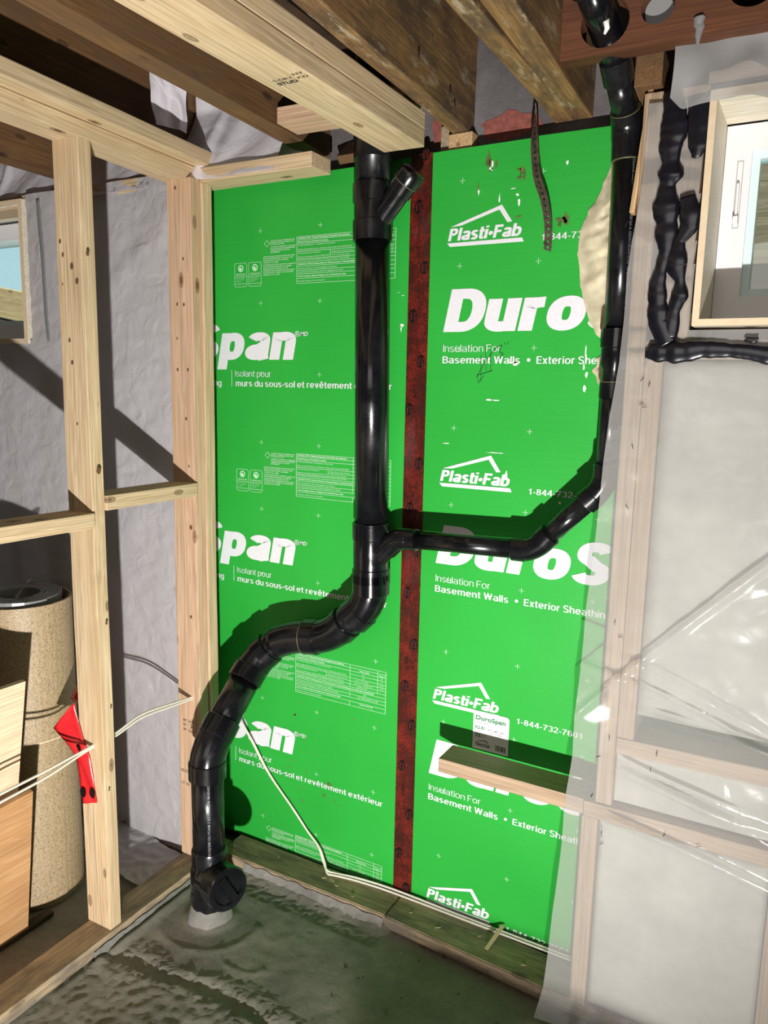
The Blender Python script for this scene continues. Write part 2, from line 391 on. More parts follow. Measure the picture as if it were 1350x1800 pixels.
# ---- a plain grotesque alphabet drawn with strokes (cap height 1)
XH = .74
def _ell(x0, x1, y0, y1, a0, a1, w, n=18, e=2.35):
    h = w*.41; cx, cy, rx, ry = (x0+x1)/2, (y0+y1)/2, (x1-x0)/2-w/2, (y1-y0)/2-h; out = []
    for i in range(n+1):
        a = math.radians(a0+(a1-a0)*i/n); c, q = math.cos(a), math.sin(a)
        out.append((cx+rx*math.copysign(abs(c)**(2/e), c), cy+ry*math.copysign(abs(q)**(2/e), q)))
    return out
def glyph(ch, w):
    """-> width, list of stroke polylines, dots"""
    h = w*.41; k = w/2; b = w*.55+.02; L = []; D = []
    acc = None
    if ch in 'êé': acc = ch; ch = 'e'
    if ch == 'o': W = .58+w*.5; L = [_ell(0, W, -.01, XH+.01, 0, 360, w, 36)]
    elif ch == 'e': W = .56+w*.5; L = [[(k, XH/2), (W-k, XH/2)], _ell(0, W, -.01, XH+.01, 0, 318, w, 34)]
    elif ch == 'n': W = .50+w*.6; L = [[(k, 0), (k, XH)], _ell(0, W, XH-.5, XH+.01, 180, 0, w)[:]+[(W-k, 0)]]
    elif ch == 'h': W = .50+w*.6; L = [[(k, 0), (k, 1)], _ell(0, W, XH-.5, XH+.01, 180, 0, w)[:]+[(W-k, 0)]]
    elif ch == 'u': W = .50+w*.6; L = [[(W-k, 0), (W-k, XH)], [(k, XH)]+_ell(0, W, -.01, .5, 180, 360, w)]
    elif ch == 'm': W = .80+w*.8; m_ = W/2; L = [[(k, 0), (k, XH)], _ell(0, m_+k, XH-.45, XH+.01, 180, 0, w)+[(m_, 0)], _ell(m_-k, W, XH-.45, XH+.01, 180, 0, w)+[(W-k, 0)]]
    elif ch == 'r': W = .30+w*.55; L = [[(k, 0), (k, XH)], _ell(0, W*1.9, XH-.5, XH+.01, 180, 92, w, 10)]
    elif ch in 'pbdgq':
        W = .56+w*.55; L = [_ell(0, W, -.01, XH+.01, 0, 360, w, 36)]
        if ch == 'p': L.append([(k, -.28), (k, XH)])
        if ch == 'b': L.append([(k, 0), (k, 1)])
        if ch == 'd': L.append([(W-k, 0), (W-k, 1)])
        if ch == 'g': L.append([(W-k, XH), (W-k, -.08)]+_ell(0, W, -.30, .12, 360, 200, w, 12))
    elif ch == 'a':
        W = .54+w*.5
        L = [_ell(.02, W, XH-.46, XH+.01, 165, 0, w, 16)+[(W-k, .12), (W-k*.8, 0)], [(W-k, .42)]+[(x, y) for x, y in _ell(0, W*.98, -.01, .42, 90, 300, w, 16)]+[(W-k, .16)]]
    elif ch == 's':
        W = .48+w*.45; q = XH/2; L = [_ell(.01, W-.01, q-h*.6, XH+.01, 25, 250, w, 14)+[(W*.5, q)]+_ell(0, W, -.01, q+h*.6, 70, -155, w, 14)]
    elif ch == 't': W = .26+w*.5; c = W*.42; L = [[(0, XH-h), (W, XH-h)], [(c, .94), (c, .14), (c+.03, .05+h*.3), (c+.10, h*.9), (W, h*.9)]]
    elif ch == 'i': W = w; L = [[(k, 0), (k, XH)], [(k, .86), (k, 1)]]
    elif ch == 'l': W = w; L = [[(k, 0), (k, 1)]]
    elif ch == 'v': W = .5+w*.5; L = [[(k, XH), (W/2, 0)], [(W-k, XH), (W/2, 0)]]
    elif ch == 'x': W = .5+w*.5; L = [[(k, XH), (W-k, 0)], [(W-k, XH), (k, 0)]]
    elif ch == 'I': W = w; L = [[(k, 0), (k, 1)]]
    elif ch == 'F': W = .52+w*.4; L = [[(k, 0), (k, 1)], [(k, 1-h), (W, 1-h)], [(k, .50), (W-.06, .50)]]
    elif ch == 'E': W = .56+w*.4; L = [[(k, 0), (k, 1)], [(k, 1-h), (W, 1-h)], [(k, .52), (W-.04, .52)], [(k, h), (W, h)]]
    elif ch in 'BRP':
        W = .58+w*.45; L = [[(k, 0), (k, 1)], [(k, 1-h), (W*.5, 1-h)]+[(x, y) for x, y in _ell(W*.1, W-.02, .46 if ch == 'B' else .42, 1, 88, -88, w, 14)]+[(k, .46+h if ch == 'B' else .42+h)]]
        if ch == 'B': L.append([(k, .5+.02), (W*.5, .52)]+_ell(W*.05, W+.02, 0, .52+h, 88, -88, w, 14)+[(k, h)])
        if ch == 'R': L.append([(W*.45, .46), (W-k*.9, 0)])
    elif ch == 'D': W = .66+w*.45; L = [[(k, 0), (k, 1)], [(k, 1-h)]+_ell(-.1, W+.02, 0, 1, 90, -90, w, 26)+[(k, h)]]
    elif ch == 'S':
        W = .60+w*.45; q = .5; L = [_ell(.02, W-.02, q-h*.5, 1.01, 15, 250, w, 16)+[(W*.5, q)]+_ell(0, W, -.01, q+h*.5, 70, -165, w, 16)]
    elif ch == 'W': W = .95+w*.5; L = [[(k, 1), (W*.27, 0)], [(W*.27, 0), (W*.5, 1)], [(W*.5, 1), (W*.73, 0)], [(W*.73, 0), (W-k, 1)]]
    elif ch == 'M': W = .72+w*.5; L = [[(k, 0), (k, 1)], [(k, .95), (W/2, .05)], [(W-k, .95), (W/2, .05)], [(W-k, 0), (W-k, 1)]]
    elif ch == '-': W = .30; L = [[(0, .36), (W, .36)]]
    elif ch == '·': W = w*1.5; D = [(W/2, .40, w*.72)]
    elif ch == '1': W = .50; L = [[(W*.62, 0), (W*.62, 1)], [(W*.62, .80), (.08, .74)]]
    elif ch == '4': W = .58; L = [[(W*.72, 0), (W*.72, 1)], [(W*.70, .96), (.03, .30)], [(0, .28), (W, .28)]]
    elif ch == '7': W = .56; L = [[(0, 1-h), (W, 1-h)], [(W-.04, .95), (W*.45, .45), (W*.32, 0)]]
    elif ch == '8': W = .56; L = [_ell(.03, W-.03, .48, 1, 0, 360, w, 28), _ell(0, W, 0, .56, 0, 360, w, 28)]
    elif ch == '3': W = .56; L = [_ell(.02, W-.02, .47, 1.01, 160, -90, w, 18), _ell(0, W, -.01, .56, 90, -160, w, 18)]
    elif ch == '2': W = .56; L = [_ell(.01, W, .42, 1.01, 170, -30, w, 16)+[(k, .12), (k, h)], [(k*.4, h), (W, h)]]
    elif ch == '6': W = .56; L = [_ell(0, W, 0, .62, 0, 360, w, 28), [(k, .3)]+_ell(0, W, .1, 1.01, 180, 35, w, 14)]
    elif ch == '0': W = .56; L = [_ell(0, W, 0, 1, 0, 360, w, 32)]
    else: return .28, [], []
    if acc == 'ê': L += [[(W*.28, .84), (W*.5, 1.0)], [(W*.5, 1.0), (W*.72, .84)]]
    if acc == 'é': L += [[(W*.42, .84), (W*.66, 1.02)]]
    return W, L, D
def stroke_text(f, s_, x0, x1, zb, cap, w=.15, shear=0, gap=.10, xmax=1e9):
    X = 0; P_ = []
    for ch in s_:
        W, L, D = glyph(ch, w)
        P_.append((X, L, D)); X += W+(gap if L or D else 0)
    X -= gap; sc = (x1-x0-shear*cap*.7)/X
    def mp(x, y): return (x0+x*sc+shear*y*cap, zb+y*cap)
    def put(pl):
        q = [mp(*p) for p in pl]
        if min(p[0] for p in q) > xmax: return
        f.quad(*q)
    for X, L, D in P_:
        for li, l in enumerate(L):
            for i, (a, b) in enumerate(zip(l, l[1:])):
                f.dy = -.07*(li+1)-.006*i
                dx, dy = b[0]-a[0], b[1]-a[1]; d = math.hypot(dx, dy)
                if d < 1e-6: continue
                nx, ny = -dy/d, dx/d
                def off(p, q0, q1):
                    """mitred offset at p"""
                    return p
                # normals averaged with neighbours give smooth joins
                def nrm(j):
                    s1 = l[max(j-1, 0)]; s2 = l[min(j+1, len(l)-1)]; ex_, ey_ = s2[0]-s1[0], s2[1]-s1[1]; e = math.hypot(ex_, ey_) or 1
                    return (-ey_/e, ex_/e)
                closed = math.hypot(l[0][0]-l[-1][0], l[0][1]-l[-1][1]) < 1e-4 and len(l) > 8
                n0, n1 = nrm(i), nrm(i+1)
                if closed and i == 0: s1, s2 = l[-2], l[1]; e = math.hypot(s2[0]-s1[0], s2[1]-s1[1]); n0 = (-(s2[1]-s1[1])/e, (s2[0]-s1[0])/e)
                if closed and i+1 == len(l)-1: s1, s2 = l[-2], l[1]; e = math.hypot(s2[0]-s1[0], s2[1]-s1[1]); n1 = (-(s2[1]-s1[1])/e, (s2[0]-s1[0])/e)
                w0 = w/2*(abs(n0[0])**2+.82*abs(n0[1])**2); w1 = w/2*(abs(n1[0])**2+.82*abs(n1[1])**2)
                put([(X+a[0]-n0[0]*w0, a[1]-n0[1]*w0), (X+b[0]-n1[0]*w1, b[1]-n1[1]*w1), (X+b[0]+n1[0]*w1, b[1]+n1[1]*w1), (X+a[0]+n0[0]*w0, a[1]+n0[1]*w0)])
        f.dy = 0
        for cx, cy, r in D: put([(X+cx+r*math.cos(t/12*6.2832), cy+r*math.sin(t/12*6.2832)) for t in range(12)])

# ================================================================== SETTING
def floor_z(x, y):
    """mm: trowelled patch round the pipe, crumbly trench, older slab in front"""
    p = Vector((x/1000, y/1000, 0))
    z = noise.fractal(p*3, 1, 2, 3)*3+noise.fractal(p*30, .8, 2.1, 4)*1.0
    # trench line from the partition across to the right
    ty = -560-18*math.sin(x/130)+14*noise.noise(p*9)
    if x > -590:
        d = y-ty
        z += -9*math.exp(-(d/16)**2)+abs(noise.noise(p*60))*11*math.exp(-(d/55)**2)
        if d < 0: z += noise.fractal(p*45, .8, 2, 4)*2.6
        # big trowel swirls in the patch
        dx, dy = x+448, y+333; r = math.hypot(dx, dy*1.1)
        z += 2.4*math.exp(-((r-150)/12)**2)*(1 if dy < 40 else 0)*max(0, min(1, (d)/60))
        z += 8*math.exp(-((r-58)/16)**2)
        r2 = math.hypot(dx-190, (dy+90)*2); z += 2*math.exp(-((r2-70)/12)**2)*(1 if dy < -80 else 0)
        # concrete smeared up against the sill plates
        e = max(0, 1-abs(x+598)/38); z += 16*e*max(0, min(1, (y+900)/300))*(1 if y > -640 else .2)
        if x < 20:
            e = max(0, 1-(-118-y)/36) if y < -118 else 1; z += (13+8*noise.noise(p*24))*e
            if -200 < y < -120: z -= abs(noise.noise(p*70))*9
    return z
def floor_fn(u, v):
    x = -1500+u*2500; y = -1300+v*1300
    return (x, y, floor_z(x, y)-2)
fl = grid('floor', floor_fn, 330, 180, 'floor'); tag(fl, kind='structure')
V, Fc = [(-4500, -6500, -6), (4500, -6500, -6), (4500, 400, -6), (-4500, 400, -6)], [(0, 1, 2, 3)]
fl2 = mesh('floor', V, Fc, 'floor'); tag(fl2, kind='structure')
# foundation wall with its two window openings
wall = boxes('wall_back', [((-4500, 50, -10), (4500, 260, 1636)), ((-4500, 50, 1636), (-2150, 260, 2110)), ((-1352, 50, 1636), (692, 260, 2110)),
                           ((1330, 50, 1636), (4500, 260, 2110)), ((-4500, 50, 2110), (4500, 260, 2420))], 'wall'); tag(wall, kind='structure')
tag(box('wall_left', (-4600, -6500, -10), (-4500, 260, 2420), 'room'), kind='structure')
tag(box('wall_right', (4500, -6500, -10), (4600, 260, 2420), 'room'), kind='structure')
tag(box('wall_rear', (-4600, -6600, -10), (4600, -6500, 2420), 'room'), kind='structure')
tag(box('ceiling', (-4600, -6600, 2378), (4600, 60, 2420), 'dark'), kind='structure')

# ================================================================== WINDOWS
def window(name, x0, x1, z0, z1, yb, sash, lining=True):
    r = empty(name, (x0, yb, z0)); tag(r, kind='structure')
    t = 52
    boxes('window_frame', [((x0, yb, z0), (x0+t, yb+70, z1)), ((x1-t, yb, z0), (x1, yb+70, z1)), ((x0+t, yb, z0), (x1-t, yb+70, z0+t)), ((x0+t, yb, z1-t), (x1-t, yb+70, z1))], 'vinyl', r)
    s = 16; a, b, c, d = x0+t, x1-t, z0+t, z1-t
    boxes('sash', [((a, yb+12, c), (a+s, yb+50, d)), ((b-s, yb+12, c), (b, yb+50, d)), ((a+s, yb+12, c), (b-s, yb+50, c+s)), ((a+s, yb+12, d-s), (b-s, yb+50, d))], 'vinyl_in', r)
    box('window_pane', (a+s-3, yb+30, c+s-3), (b-s+3, yb+34, d-s+3), 'glass', r)
    return r
w2 = window('window_2', 713, 1290, 1668, 2068, 5, 1)
# slim locking lever recess on its left jamb
lv = Flat(4.0)
for a in (0,):
    lv.line((739, 1862), (739, 1996), 1.6); lv.line((750, 1862), (750, 1996), 1.6); lv.line((739, 1996), (750, 1996), 1.6); lv.line((739, 1862), (750, 1862), 1.6)
lv.build('lever_recess', 'room', w2)
box('lever', (742, -8, 1880), (747, 5, 1950), 'vinyl', w2, 1.5); box('lever_tip', (740, -14, 1868), (750, 5, 1884), 'vinyl', w2, 2)
box('lever_catch', (742, 1, 1935), (747, 3, 1950), 'ink', w2)
w1 = window('window_1', -2100, -1372, 1655, 2058, 5, 1)
def lining(name, x0, x1, z0, z1, yf, yb, t, side_only=None):
    """plywood box round a window: edges face the room"""
    r = empty(name, (x0, yf, z0))
    for nm, a, b in (('side_board', (x0, yf, z0), (x0+t, yb, z1)), ('side_board', (x1-t, yf, z0), (x1, yb, z1)), ('sill_board', (x0, yf, z0-t), (x1, yb, z0)), ('head_board', (x0, yf, z1), (x1, yb, z1+t))):
        box(nm, tuple(min(p, q) for p, q in zip(a, b)), tuple(max(p, q) for p, q in zip(a, b)), 'lining', r)
        e = 1.2
        a2 = (a[0], yf-e, a[2]); b2 = (b[0], yf, b[2])
    # laminated front edges
    boxes('plywood_edge', [((x0, yf-1.5, z0-t), (x0+t, yf, z1+t)), ((x1-t, yf-1.5, z0-t), (x1, yf, z1+t)), ((x0+t, yf-1.5, z0-t), (x1-t, yf, z0)), ((x0+t, yf-1.5, z1), (x1-t, yf, z1+t))], 'ply_edge', r)
    return r
l2 = lining('window_lining', 699, 1306, 1660, 2072, -172, 5, 13); tag(l2, 'pale plywood box lining the small window beside the black sealant', 'window lining')
l1 = lining('window_lining', -2110, -1350, 1645, 2066, -166, 5, 16); tag(l1, 'plywood box lining the window at far left behind the studs', 'window lining')
# outside: window wells
tag(box('plank_fence', (300, 620, 1876), (1900, 660, 2260), 'weather'), 'grey grained weathered plank seen through the right window', 'plank')
tag(box('plank_fence', (300, 600, 1500), (1900, 650, 1874), 'weather_brown'), 'dark brown rough plank under the grey one outside right window', 'plank')
tag(board('timber_beam', (-3700, 960, 2032), (-2200, 960, 1787), (0, 1, 0), 120, 155, 'weather_tan'), 'tan rough timber beam outside the left window', 'beam')
tag(board('timber_beam', (-3700, 960, 1890), (-2200, 960, 1645), (0, 1, 0), 120, 100, 'weather_brown'), 'thin brown timber under the tan beam outside left window', 'beam')
def snowf(u, v):
    x = -3400+u*2700; y = 270+v*900
    return (x, y, 1640+30*noise.noise(Vector((x/90, y/60, 3)))+20*v)
tag(grid('snow_bank', snowf, 70, 30, 'snow'), 'rumpled white snow outside the left window', 'snow', kind='stuff')
tag(box('ground', (-6000, 262, 1400), (6000, 6000, 1500), 'snow'), kind='structure')

# ================================================================== GREEN INSULATION BOARDS
PITCH = 609.6
def print_board(root, x0, zb0, rows, xa, xb, za, zbt):
    """repeating print; x0 = left edge of the sheet, zb0 = baseline of the bold line of the first row"""
    bold, fine = Flat(-1.0), Flat(-1.0)
    def inside(x0_, x1_, z0_, z1_): return x1_ > xa and x0_ < xb and z1_ > za and z0_ < zbt and not (x0_ > 640 and z1_ > 1600)
    for k in rows:
        z = zb0-k*PITCH; X = lambda v: x0+v
        def T(f, s, a, b, dz, cap, **kw):
            if inside(X(a), X(b), z+dz, z+dz+cap) and z+dz > za-2 and X(b) < xb+1: f.text(s, X(a), X(b), z+dz, cap, **kw)
        xm = xb if xb < 0 or k else 640
        def TS(s, a, b, dz, cap, w_, sh_=0, gap=.10):
            if z+dz > za-2 and X(a) < xb and X(b) > xa: stroke_text(bold, s, X(a), X(b), z+dz, cap, w_, sh_, gap, xm)
        # house logo
        if z+286 > za and z+377 < zbt and X(279) < xb:
            TS('Plasti·Fab', 78, 274, 301, 30, .235, .22, .05)
            bold.quad((X(85), z+335), (X(112), z+336), (X(213), z+366), (X(235), z+335), (X(247), z+336), (X(219), z+377))
            bold.F[-1:] = [(len(bold.V)-6, len(bold.V)-5, len(bold.V)-4, len(bold.V)-1), (len(bold.V)-4, len(bold.V)-3, len(bold.V)-2, len(bold.V)-1)]
            bold.quad((X(84), z+287), (X(279), z+287), (X(274), z+297), (X(76), z+296))
        TS('1-844-732-7601', 322, 498, 286, 15, .15)
        TS('DuroSpan', 73, 832, 77, 106, .285, .20, .05)
        bold.ring(X(832), z+150, 8, 8, 1.6) if inside(X(820), X(840), z+140, z+160) else None
        T(bold, 'R', 828.5, 835.5, 146, 9, weight=.01); T(bold, 'MD', 843, 869, 144, 12, weight=.012, shear=.2)
        TS('Insulation For', 75, 233, 27, 18, .095, 0, .12)
        TS('Basement Walls', 74, 284, -2, 18, .165)
        if inside(X(300), X(311), z, z+16): bold.disc(X(306), z+7, 4.5, 4.5)
        TS('Exterior Sheathing', 326, 548, -2, 18, .165)
        if inside(X(588), X(590), z, z+40): bold.rect(X(588), z-3, X(589.5), z+47)
        TS('Isolant pour', 603, 738, 27, 18, .095, 0, .12)
        TS('murs du sous-sol et revêtement extérieur', 604, 1145, -2, 18, .165)
        # safety badges, warnings and data table
        if inside(X(604), X(1145), z+290, z+415):
            lo = max(za, z+289)
            for bx in (604, 657):
                if z+289 > za:
                    for (a, b, c, d) in ((bx+4, 289, bx+42, 289), (bx+4, 356, bx+42, 356), (bx, 293, bx, 352), (bx+46, 293, bx+46, 352), (bx, 297, bx+46, 297), (bx, 318, bx+46, 318)):
                        fine.line((X(a), z+b), (X(c), z+d), 1.0)
                    for (a, b, c, d) in ((bx, 293, bx+4, 289), (bx+42, 289, bx+46, 293), (bx, 352, bx+4, 356), (bx+42, 356, bx+46, 352)): fine.line((X(a), z+b), (X(c), z+d), 1.0)
                    fine.ring(X(bx+23), z+341, 10, 10, 3); fine.quad((X(bx+20), z+333), (X(bx+27), z+336), (X(bx+24), z+345), (X(bx+17), z+342))
                    T(fine, 'GREENGUARD', bx+5, bx+41, 322, 5)
                    for q in range(3): T(fine, ('product certified', 'for low chemical', 'emissions')[q], bx+5, bx+(36, 34, 24)[q], 313-5*q, 2.6)
            fine.ring(X(724), z+405, 10, 10, 1.4, 4) if z+396 > za and not (X(724) > 640 and k == 0 and x0 >= 0) else None
            cau = [('CAUTION: PRODUCT IS COMBUSTIBLE AND', 737, 822, 410), ('REQUIRES A THERMAL BARRIER IN USE', 737, 820, 405), ('IN THE BUILDING CODE', 737, 785, 400), ('ATTENTION: CE PRODUIT EST COMBUSTIBLE', 737, 826, 393), ('ET EXIGE UNE PROTECTION PAR BARRIERE', 737, 824, 388), ('THERMIQUE SELON LE CODE DU', 737, 806, 383), ('BÂTIMENT', 737, 770, 378),
                   ('JOB SITE STORAGE: PRODUCT MUST BE STORED', 711, 823, 367), ('PROTECTED FROM DIRECT SUNLIGHT AND', 711, 816, 361.5), ('MOISTURE WITH A LIGHT COLOURED', 711, 800, 356), ('COVER AT ALL TIMES', 711, 765, 350.5), ('ENTREPOSAGE SUR LE CHANTIER: LE PRODUIT', 711, 826, 344), ('DOIT ÊTRE PROTÉGÉ DE LA LUMIÈRE', 711, 812, 338.5), ('DIRECTE DU SOLEIL ET DE', 711, 800, 333), ('HUMIDITÉ PAR UNE BÂCHE DE COULEUR', 711, 822, 327.5), ('PALE EN TOUT TEMPS AU CHANTIER', 711, 818, 322), ('JUSQU’À LA POSE', 711, 770, 316.5)]
            for s_, a, b, dz in cau: T(fine, s_, a, b, dz, 3.4, weight=.01)
            rowz = [416, 407, 397, 387, 376, 366, 356, 347, 336, 325, 315, 303, 289.5]
            def L(a, b, c, d, wd=1.0):
                b2, d2 = max(z+b, za), max(z+d, za)
                if z+max(b, d) > za: fine.line((X(a), b2), (X(c), d2), wd)
            for i, rz in enumerate(rowz):
                if i in (3,): L(1026, rz, 1147, rz); continue
                if i == 5: L(942, rz, 1147, rz); continue
                if z+rz > za: L(830, rz, 1147, rz)
            L(830, 416, 830, 289, 1.2); L(1147, 416, 1147, 289, 1.2); L(1026, 416, 1026, 347); L(1026, 336, 1026, 315); L(1026, 303, 1026, 290); L(1120, 416, 1120, 347); L(942, 376, 942, 356)
            rows_t = [('CAN/ULC-S701.1 Material Properties | Propriétés des matériaux', 834, 1005, 409.5, 5, .02), ('Material Property | Propriété du matériau', 834, 935, 400, 4.5, .02), ('Compressive Resistance - Résistance en compression', 834, 958, 391, 3.8, 0), ('Minimum @ 10% Deformation | Minimum à 10% de déformation ASTM D1621', 834, 1012, 379.5, 3.8, 0),
                      ('Thermal Resistance Minimum', 834, 910, 369.5, 3.8, 0), ('Résistance thermique minimale ASTM C518', 834, 938, 359.5, 3.8, 0), ('RSI per 25 mm - R/po de 25 mm', 948, 1016, 369, 3.4, 0), ('R per inch | R par pouce', 948, 1004, 359.5, 3.4, 0), ('Water Vapour Permeance Maximum | Perméance à la vapeur d’eau maximale', 834, 1004, 351, 3.8, 0), 
                      ('CAN/ULC-S102.2 Surface Burning Characteristics | Caractéristiques de combustion superficielle', 834, 1108, 339.5, 4.6, .02), ('Flame Spread Index | Indice de propagation de la flamme', 834, 965, 328.5, 3.8, 0), ('Smoke Developed Classification | Indice de dégagement des fumées', 834, 985, 318.5, 3.8, 0), ('Code Compliance Reports | Rapports de conformité aux codes', 834, 994, 307, 4.6, .02), ('Evaluation Listing | Liste d’évaluation', 834, 925, 294, 3.8, 0),
                      ('Units | Unités', 1058, 1092, 400, 4, .02), ('Type 1', 1124, 1143, 399, 4.4, .02), ('kPa', 1068, 1076, 390, 3.4, 0), ('70', 1130, 1136, 390, 3.4, 0), ('psi', 1068, 1076, 380, 3.4, 0), ('10', 1130, 1136, 380, 3.4, 0), ('m²·°C/W', 1045, 1090, 369.5, 3.6, 0), ('0.65', 1127, 1140, 369.5, 3.6, 0), ('ft²·hr·°F/BTU', 1042, 1102, 359.5, 3.6, 0), ('3.75', 1127, 1140, 359.5, 3.6, 0), ('ng/(Pa·s·m²)', 1050, 1085, 350, 3.4, 0), ('290', 1072, 1082, 328.5, 3.4, 0), ('Over 500 | Supérieur à 500', 1052, 1122, 318.5, 3.8, 0), ('Intertek CCRR-1007', 1060, 1106, 297, 4, .01)]
            for s_, a, b, dz, cp, wt in rows_t: T(fine, s_, a, b, dz, cp, weight=wt)
    for k in range(-2, 14):
        for xg in (113, 318, 500, 701, 909, 1112):
            z = zb0+36+203.2*2-k*203.2
            x = x0+xg
            if inside(x-10, x+10, z-10, z+10) and z-8 > za and z+8 < zbt:
                fine.line((x-7, z), (x+7, z), 1.1); fine.line((x, z-7), (x, z+7), 1.1)
    bold.build('printed_lettering', 'print', root); fine.build('fine_print', 'print_fine', root)

def board_sheet(x0, x1, z0, z1, cut=None):
    r = empty('insulation_board', ((x0+x1)/2, 0, z0))
    out = [(x0, z0), (x1, z0), (x1, z1), (x0, z1)] if not cut else cut
    poly_prism('foam_sheet', out, 0, 48, 'green', r)
    return r
top = lambda x: 2092+x*.018
bl = board_sheet(-1219, 0, 20, 2095, [(-1219, 20), (0, 30), (0, 2096), (-150, 2090), (-1219, 2080)])
tag(bl, 'green printed foam insulation board left of the red tape', 'insulation board', 'green foam boards')
print_board(bl, -1219, 1508, range(0, 4), -700, -1, 32, 2085)
ragged = [(478-i*1.0+6*noise.noise(Vector((i, 0, 0))), 2098-i*3) for i in range(0, 1)]
br = board_sheet(0, 1219, 28, 2100, [(2, 28), (1219, 28), (1219, 1600), (655, 1600), (655, 1720), (560, 1760), (482, 2101), (300, 2102), (285, 2099), (2, 2097)])
tag(br, 'green printed foam insulation board right of the red tape', 'insulation board', 'green foam boards')
print_board(br, 0, 1579, range(0, 4), 2, 1219, 34, 2095)
# marks on the right board
f = Flat(-1.6)
for a, b in (((181, 1597), (183, 1532)), ((192, 1618), (196, 1560)), ((206, 1612), (208, 1556)), ((170, 1542), (196, 1586)), ((196, 1586), (222, 1618)), ((176, 1528), (190, 1546)), ((176, 1528), (174, 1548)), ((174, 1548), (214, 1560)), ((222, 1616), (236, 1622)), ((236, 1622), (228, 1606)), ((228, 1606), (240, 1600)), ((240, 1600), (226, 1586)), ((242, 1628), (244, 1622)), ((250, 1630), (252, 1624))):
    f.line(a, b, 1.3)
f.build('marker_scribble', 'marker', br)
def blob(f, x, z, rx, rz, n=9, j=.5):
    sd = random.random()*99; V = []
    for k in range(n):
        a = 2*math.pi*k/n; q = 1+j*noise.noise(Vector((math.cos(a)*2+sd, math.sin(a)*2, sd)))*1.6
        V.append((x+rx*q*math.cos(a), z+rz*q*math.sin(a)))
    f.quad(*V)
def marks(name, mat, root, y, lst, n=9, j=.5):
    for a in lst:
        q = Flat(y); blob(q, *a, n, j); q.build(name, mat, root)
f = Flat(-1.4)
marks('foam_nick', 'chip', br, -1.4, ((190, 2050, 3, 12), (186, 2042, 5, 4), (157, 1990, 2.5, 7), (212, 1969, 2, 10), (258, 1975, 4, 3), (262, 1960, 2.5, 9), (246, 1990, 7, 1.3), (272, 1577, 8, 5), (268, 1580, 12, 2), (445, 1605, 1.5, 14), (447, 1590, 2.5, 8), (443, 1570, 2, 8), (450, 1552, 3, 7), (448, 1520, 3.5, 8), (207, 1487, 9, 2), (226, 1486, 10, 1.5), (404, 1241, 3, 3), (402, 1262, 4, 2), (262, 1300, 4, 9), (270, 1285, 2, 5), (232, 1354, 22, 1.2), (92, 1371, 8, 1.3), (375, 2035, 3, 5), (430, 1800, 1.5, 10), (425, 1780, 1.5, 6)))
marks('dirt_smear', 'smear', br, -1.2, ((178, 2062, 5, 22), (188, 2048, 5, 18), (200, 2050, 3, 12), (258, 2032, 6, 3), (270, 2026, 6, 13), (262, 2014, 9, 4), (155, 2000, 2, 14), (368, 1905, 11, 8), (380, 1912, 7, 12), (262, 1924, 7, 3)), 12, .8)
marks('foam_nick', 'chip', bl, -1.3, ((-48, 1675, 5, 5), (-50, 1667, 2, 7), (-46, 1752, 4, 1.2), (-60, 1760, 3, .8)))
marks('dirt_smear', 'smear_red', bl, -1.2, [(-330+random.gauss(0, 75), 430+random.gauss(0, 150), random.uniform(1, 5), random.uniform(1, 3.4)) for i in range(26)], 8, .9)
marks('dirt_smear', 'smear', bl, -1.2, ((-262, 305, 9, 6), (-252, 300, 6, 4), (-280, 262, 6, 3)), 12, .9)
# product sticker (round-cornered) on the right board
f = Flat(-2.2); r_ = 9
lab = [(202, 296-610*0)]
zl = 0
z0l, z1l = 360+188, 360+296
pts = []
for cx, cz, a0 in ((304-r_, z1l-r_, 0), (202, z1l, None), (202, z0l, None), (304, z0l, None)):
    if a0 is None: pts.append((cx, cz))
    else: pts += [(cx+r_*math.cos(math.radians(a)), cz+r_*math.sin(math.radians(a))) for a in (0, 20, 45, 70, 90)]
f.quad(*pts); stk = f.build('product_sticker', 'label', br)
stk_, f = stk, Flat(-2.8); f.text('DuroSpan', 209, 294, 360+272, 13, weight=.03); f.text('R2.81', 209, 236, 360+246, 9, weight=.02); f.text('32', 209, 225, 360+224, 10, weight=.03)
f.build('green_label_print', 'label_green', br).parent = stk
f = Flat(-2.8); f.text('Insulation / Isolant', 209, 248, 360+264, 3.4); f.text('.75" x 48" x 96"', 243, 292, 360+246, 5, weight=.01); f.text('Ten Pieces | Dix Panneaux', 243, 285, 360+239, 3.2); f.text('RSI 0.50', 209, 224, 360+239, 3); f.text('Sq. Ft.', 228, 241, 360+229, 3.6); f.text('Pi. ca.', 228, 240, 360+224, 3.6)
f.text('Plasti·Fab', 210, 252, 360+200, 8, weight=.02, shear=.2); f.quad((212, 570), (240, 577), (248, 570), (244, 570), (239, 574), (218, 570)); f.F[-1:] = [(len(f.V)-6, len(f.V)-5, len(f.V)-2, len(f.V)-1), (len(f.V)-5, len(f.V)-4, len(f.V)-3, len(f.V)-2)]
f.rect(211, 557.5, 253, 559)
x = 268
while x < 296:
    wd = random.choice((.8, 1.4, 2.2)); f.rect(x, 555, x+wd, 571); x += wd+random.choice((.8, 1.2, 1.8))
f.build('black_label_print', 'ink', br).parent = stk

